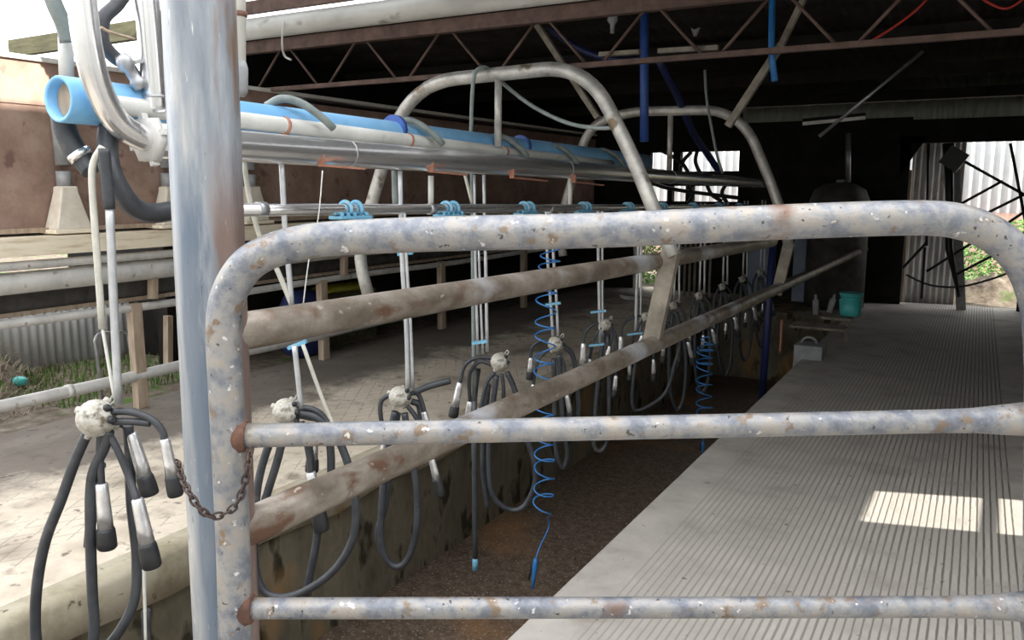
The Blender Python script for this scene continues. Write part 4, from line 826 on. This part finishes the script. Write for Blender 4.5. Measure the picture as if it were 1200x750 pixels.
#bm = NB(); bar(bm, ay(961, 99, 9.0), ay(980, 100, 9.0), 0.05, 0.02); tag(mesh('pale_slat', bm, 'off_white', base=ay(961, 99, 9.0)), 'tiny bright slat high in the dark right of the timber prop', 'slat')
t = thing('milk_vat', 'dark domed steel vat standing in the shade left of the doorway', 'tank', V((ay(985, 214, 12.4).x, 12.4, 0)))
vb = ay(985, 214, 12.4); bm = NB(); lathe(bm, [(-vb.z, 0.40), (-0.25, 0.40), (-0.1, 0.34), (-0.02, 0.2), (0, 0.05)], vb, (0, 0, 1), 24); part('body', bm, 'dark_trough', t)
bm = NB(); sweep(bm, [ay(994, 156, 12.4), ay(994, 214, 12.4)], 0.035, 10); part('vent_pipe', bm, 'dull_steel', t)
bm = NB(); c = ay(985, 215, 12.4); lathe(bm, [(0, 0.06), (0.05, 0.06)], c, (0, 0, 1), 12); part('lid', bm, 'pale_grey', t)
for i, (x0, x1, y0, y1) in enumerate(((878, 902, 284, 306), (931, 961, 280, 306))):
    a, b = ay(x0, y0, 12.6), ay(x1, y1, 12.6); t = thing('metal_cabinet', ['pale blue cabinet in the dark left of the far stanchion', 'pale blue cabinet in the dark right of the far stanchion'][i], 'cabinet', (a.x, 12.7, 0))
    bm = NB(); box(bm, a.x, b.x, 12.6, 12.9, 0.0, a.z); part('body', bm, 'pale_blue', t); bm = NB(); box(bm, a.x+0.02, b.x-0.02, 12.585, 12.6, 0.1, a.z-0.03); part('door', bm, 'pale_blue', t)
# shelf at the end of the pit
YS = 9.2
t = thing('wall_shelf', 'pale two-tier shelf at the far end of the pit under the teal bucket', 'shelf', ay(1000, 372, YS))
for (x0, x1, y) in ((962, 998, 371), (925, 992, 381)):
    a, b = ay(x0, y, YS), ay(x1, y, YS); bm = NB(); box(bm, a.x, b.x, YS-0.02, YS+0.3, a.z-0.025, a.z); part('board', bm, 'old_wood', t)
bm = NB(); a = ay(990, 371, YS); bar(bm, (a.x, YS+0.25, 0.0), (a.x, YS+0.25, a.z), 0.05, 0.05, V((0, 1, 0))); part('bracket', bm, 'old_wood', t)
t = thing('teal_bucket', 'small teal plastic bucket on the shelf at the end of the pit', 'bucket', ay(997, 369, YS+0.1))
c = ay(996, 370, YS+0.1); hgt = ay(996, 344, YS+0.1).z-c.z
bm = NB(); lathe(bm, [(0, 0.09), (0.02, 0.105), (hgt*0.72, 0.115), (hgt*0.74, 0.1), (hgt*0.84, 0.1), (hgt*0.86, 0.112), (hgt, 0.112)], c, (0, 0, 1), 20); part('tub', bm, 'teal', t)
bm = NB(); lathe(bm, [(hgt-0.01, 0.118), (hgt+0.01, 0.118)], c, (0, 0, 1), 20); part('lid', bm, 'teal', t)
for i, (x, y0, y1, tx) in enumerate(((956, 345, 369, 956), (972, 345, 366, 967))):
    c = ay(x, y1, YS+0.05); d = ay(x+(6 if i else 0), y0, YS+0.05)-c; bm = NB(); lathe(bm, [(0, 0.03), (d.length*0.7, 0.034), (d.length*0.8, 0.015), (d.length, 0.015)], c, d, 10)
    tag(mesh('bottle', bm, 'pale_grey', base=c), ['upright grey bottle left of the teal bucket', 'tilted grey bottle leaning next to the teal bucket'][i], 'bottle')
t = thing('grey_crate', 'pale grey box with curved top in the pit end below the shelf', 'box', ay(945, 432, 8.3))
a, b = ay(930, 404, 8.3), ay(962, 440, 8.3)
bm = NB(); box(bm, a.x, b.x, 8.3, 8.6, b.z-0.2, a.z); part('body', bm, 'pale_grey', t, bevel=0.01)
bm = NB(); c = (ay(938, 404, 8.3)+ay(954, 404, 8.3))/2; sweep(bm, [c+V((0.07*math.cos(k*PI/8), 0.1, 0.06*math.sin(k*PI/8))) for k in range(9)], 0.012, 8); part('handle', bm, 'pale_grey', t)
bm = NB(); sweep(bm, crv([ay(916, 375, 8.6), ay(915, 398, 8.6), ay(914, 415, 8.6)], 3), 0.014, 8); tag(mesh('red_stake', bm, 'copper_rust', base=ay(914, 415, 8.6)), 'thin reddish stake standing upright at the far pit end', 'stake')
bm = NB(); bar(bm, ax(747, 280, -4.9), ax(746, 345, -4.9), 0.10, 0.08, V((0, 1, 0))); tag(mesh('cream_post', bm, 'off_white', base=ax(746, 345, -4.9)), 'pale cream post beside the low leafy opening at the far left', 'post')
bm = NB(); sweep(bm, crv([az(727, 347, 0.03), az(733, 349, 0.04), az(744, 350, 0.03)], 3), 0.03, 6); tag(mesh('paper_scrap', bm, 'off_white', base=az(733, 349, 0.0)), 'small bright scrap lying left of the cream post', 'scrap')
bm = NB()
bar(bm, ay(798, 290, 12.42), ay(834, 290, 12.42), 0.04, 0.02)
for k in range(7): bm_ = ay(798+k*6, 268, 12.4); bar(bm, bm_, V((bm_.x, bm_.y, 0.0)), 0.035, 0.02, V((0, 1, 0)))
tag(mesh('slatted_hurdle', bm, 'old_wood', base=ay(800, 325, 12.4)), 'dim slatted wooden hurdle in the shade beneath the far window', 'hurdle')
t = thing('window_pipework', 'black pipes and brackets silhouetted against the bright window at the far left', 'pipework', ay(815, 238, 12.6))
for P in ([(775, 176), (800, 192), (812, 216)], [(817, 176), (815, 190), (822, 204), (832, 210)], [(796, 205), (800, 190), (810, 178)], [(762, 214), (790, 222), (866, 232)], [(806, 216), (812, 228), (806, 238)], [(828, 216), (834, 228), (846, 236)], [(852, 214), (846, 226), (852, 238)]):
    bm = NB(); sweep(bm, crv([ay(x, y, 12.6) for x, y in P], 5), 0.03, 8); part('pipe', bm, 'black_iron', t)
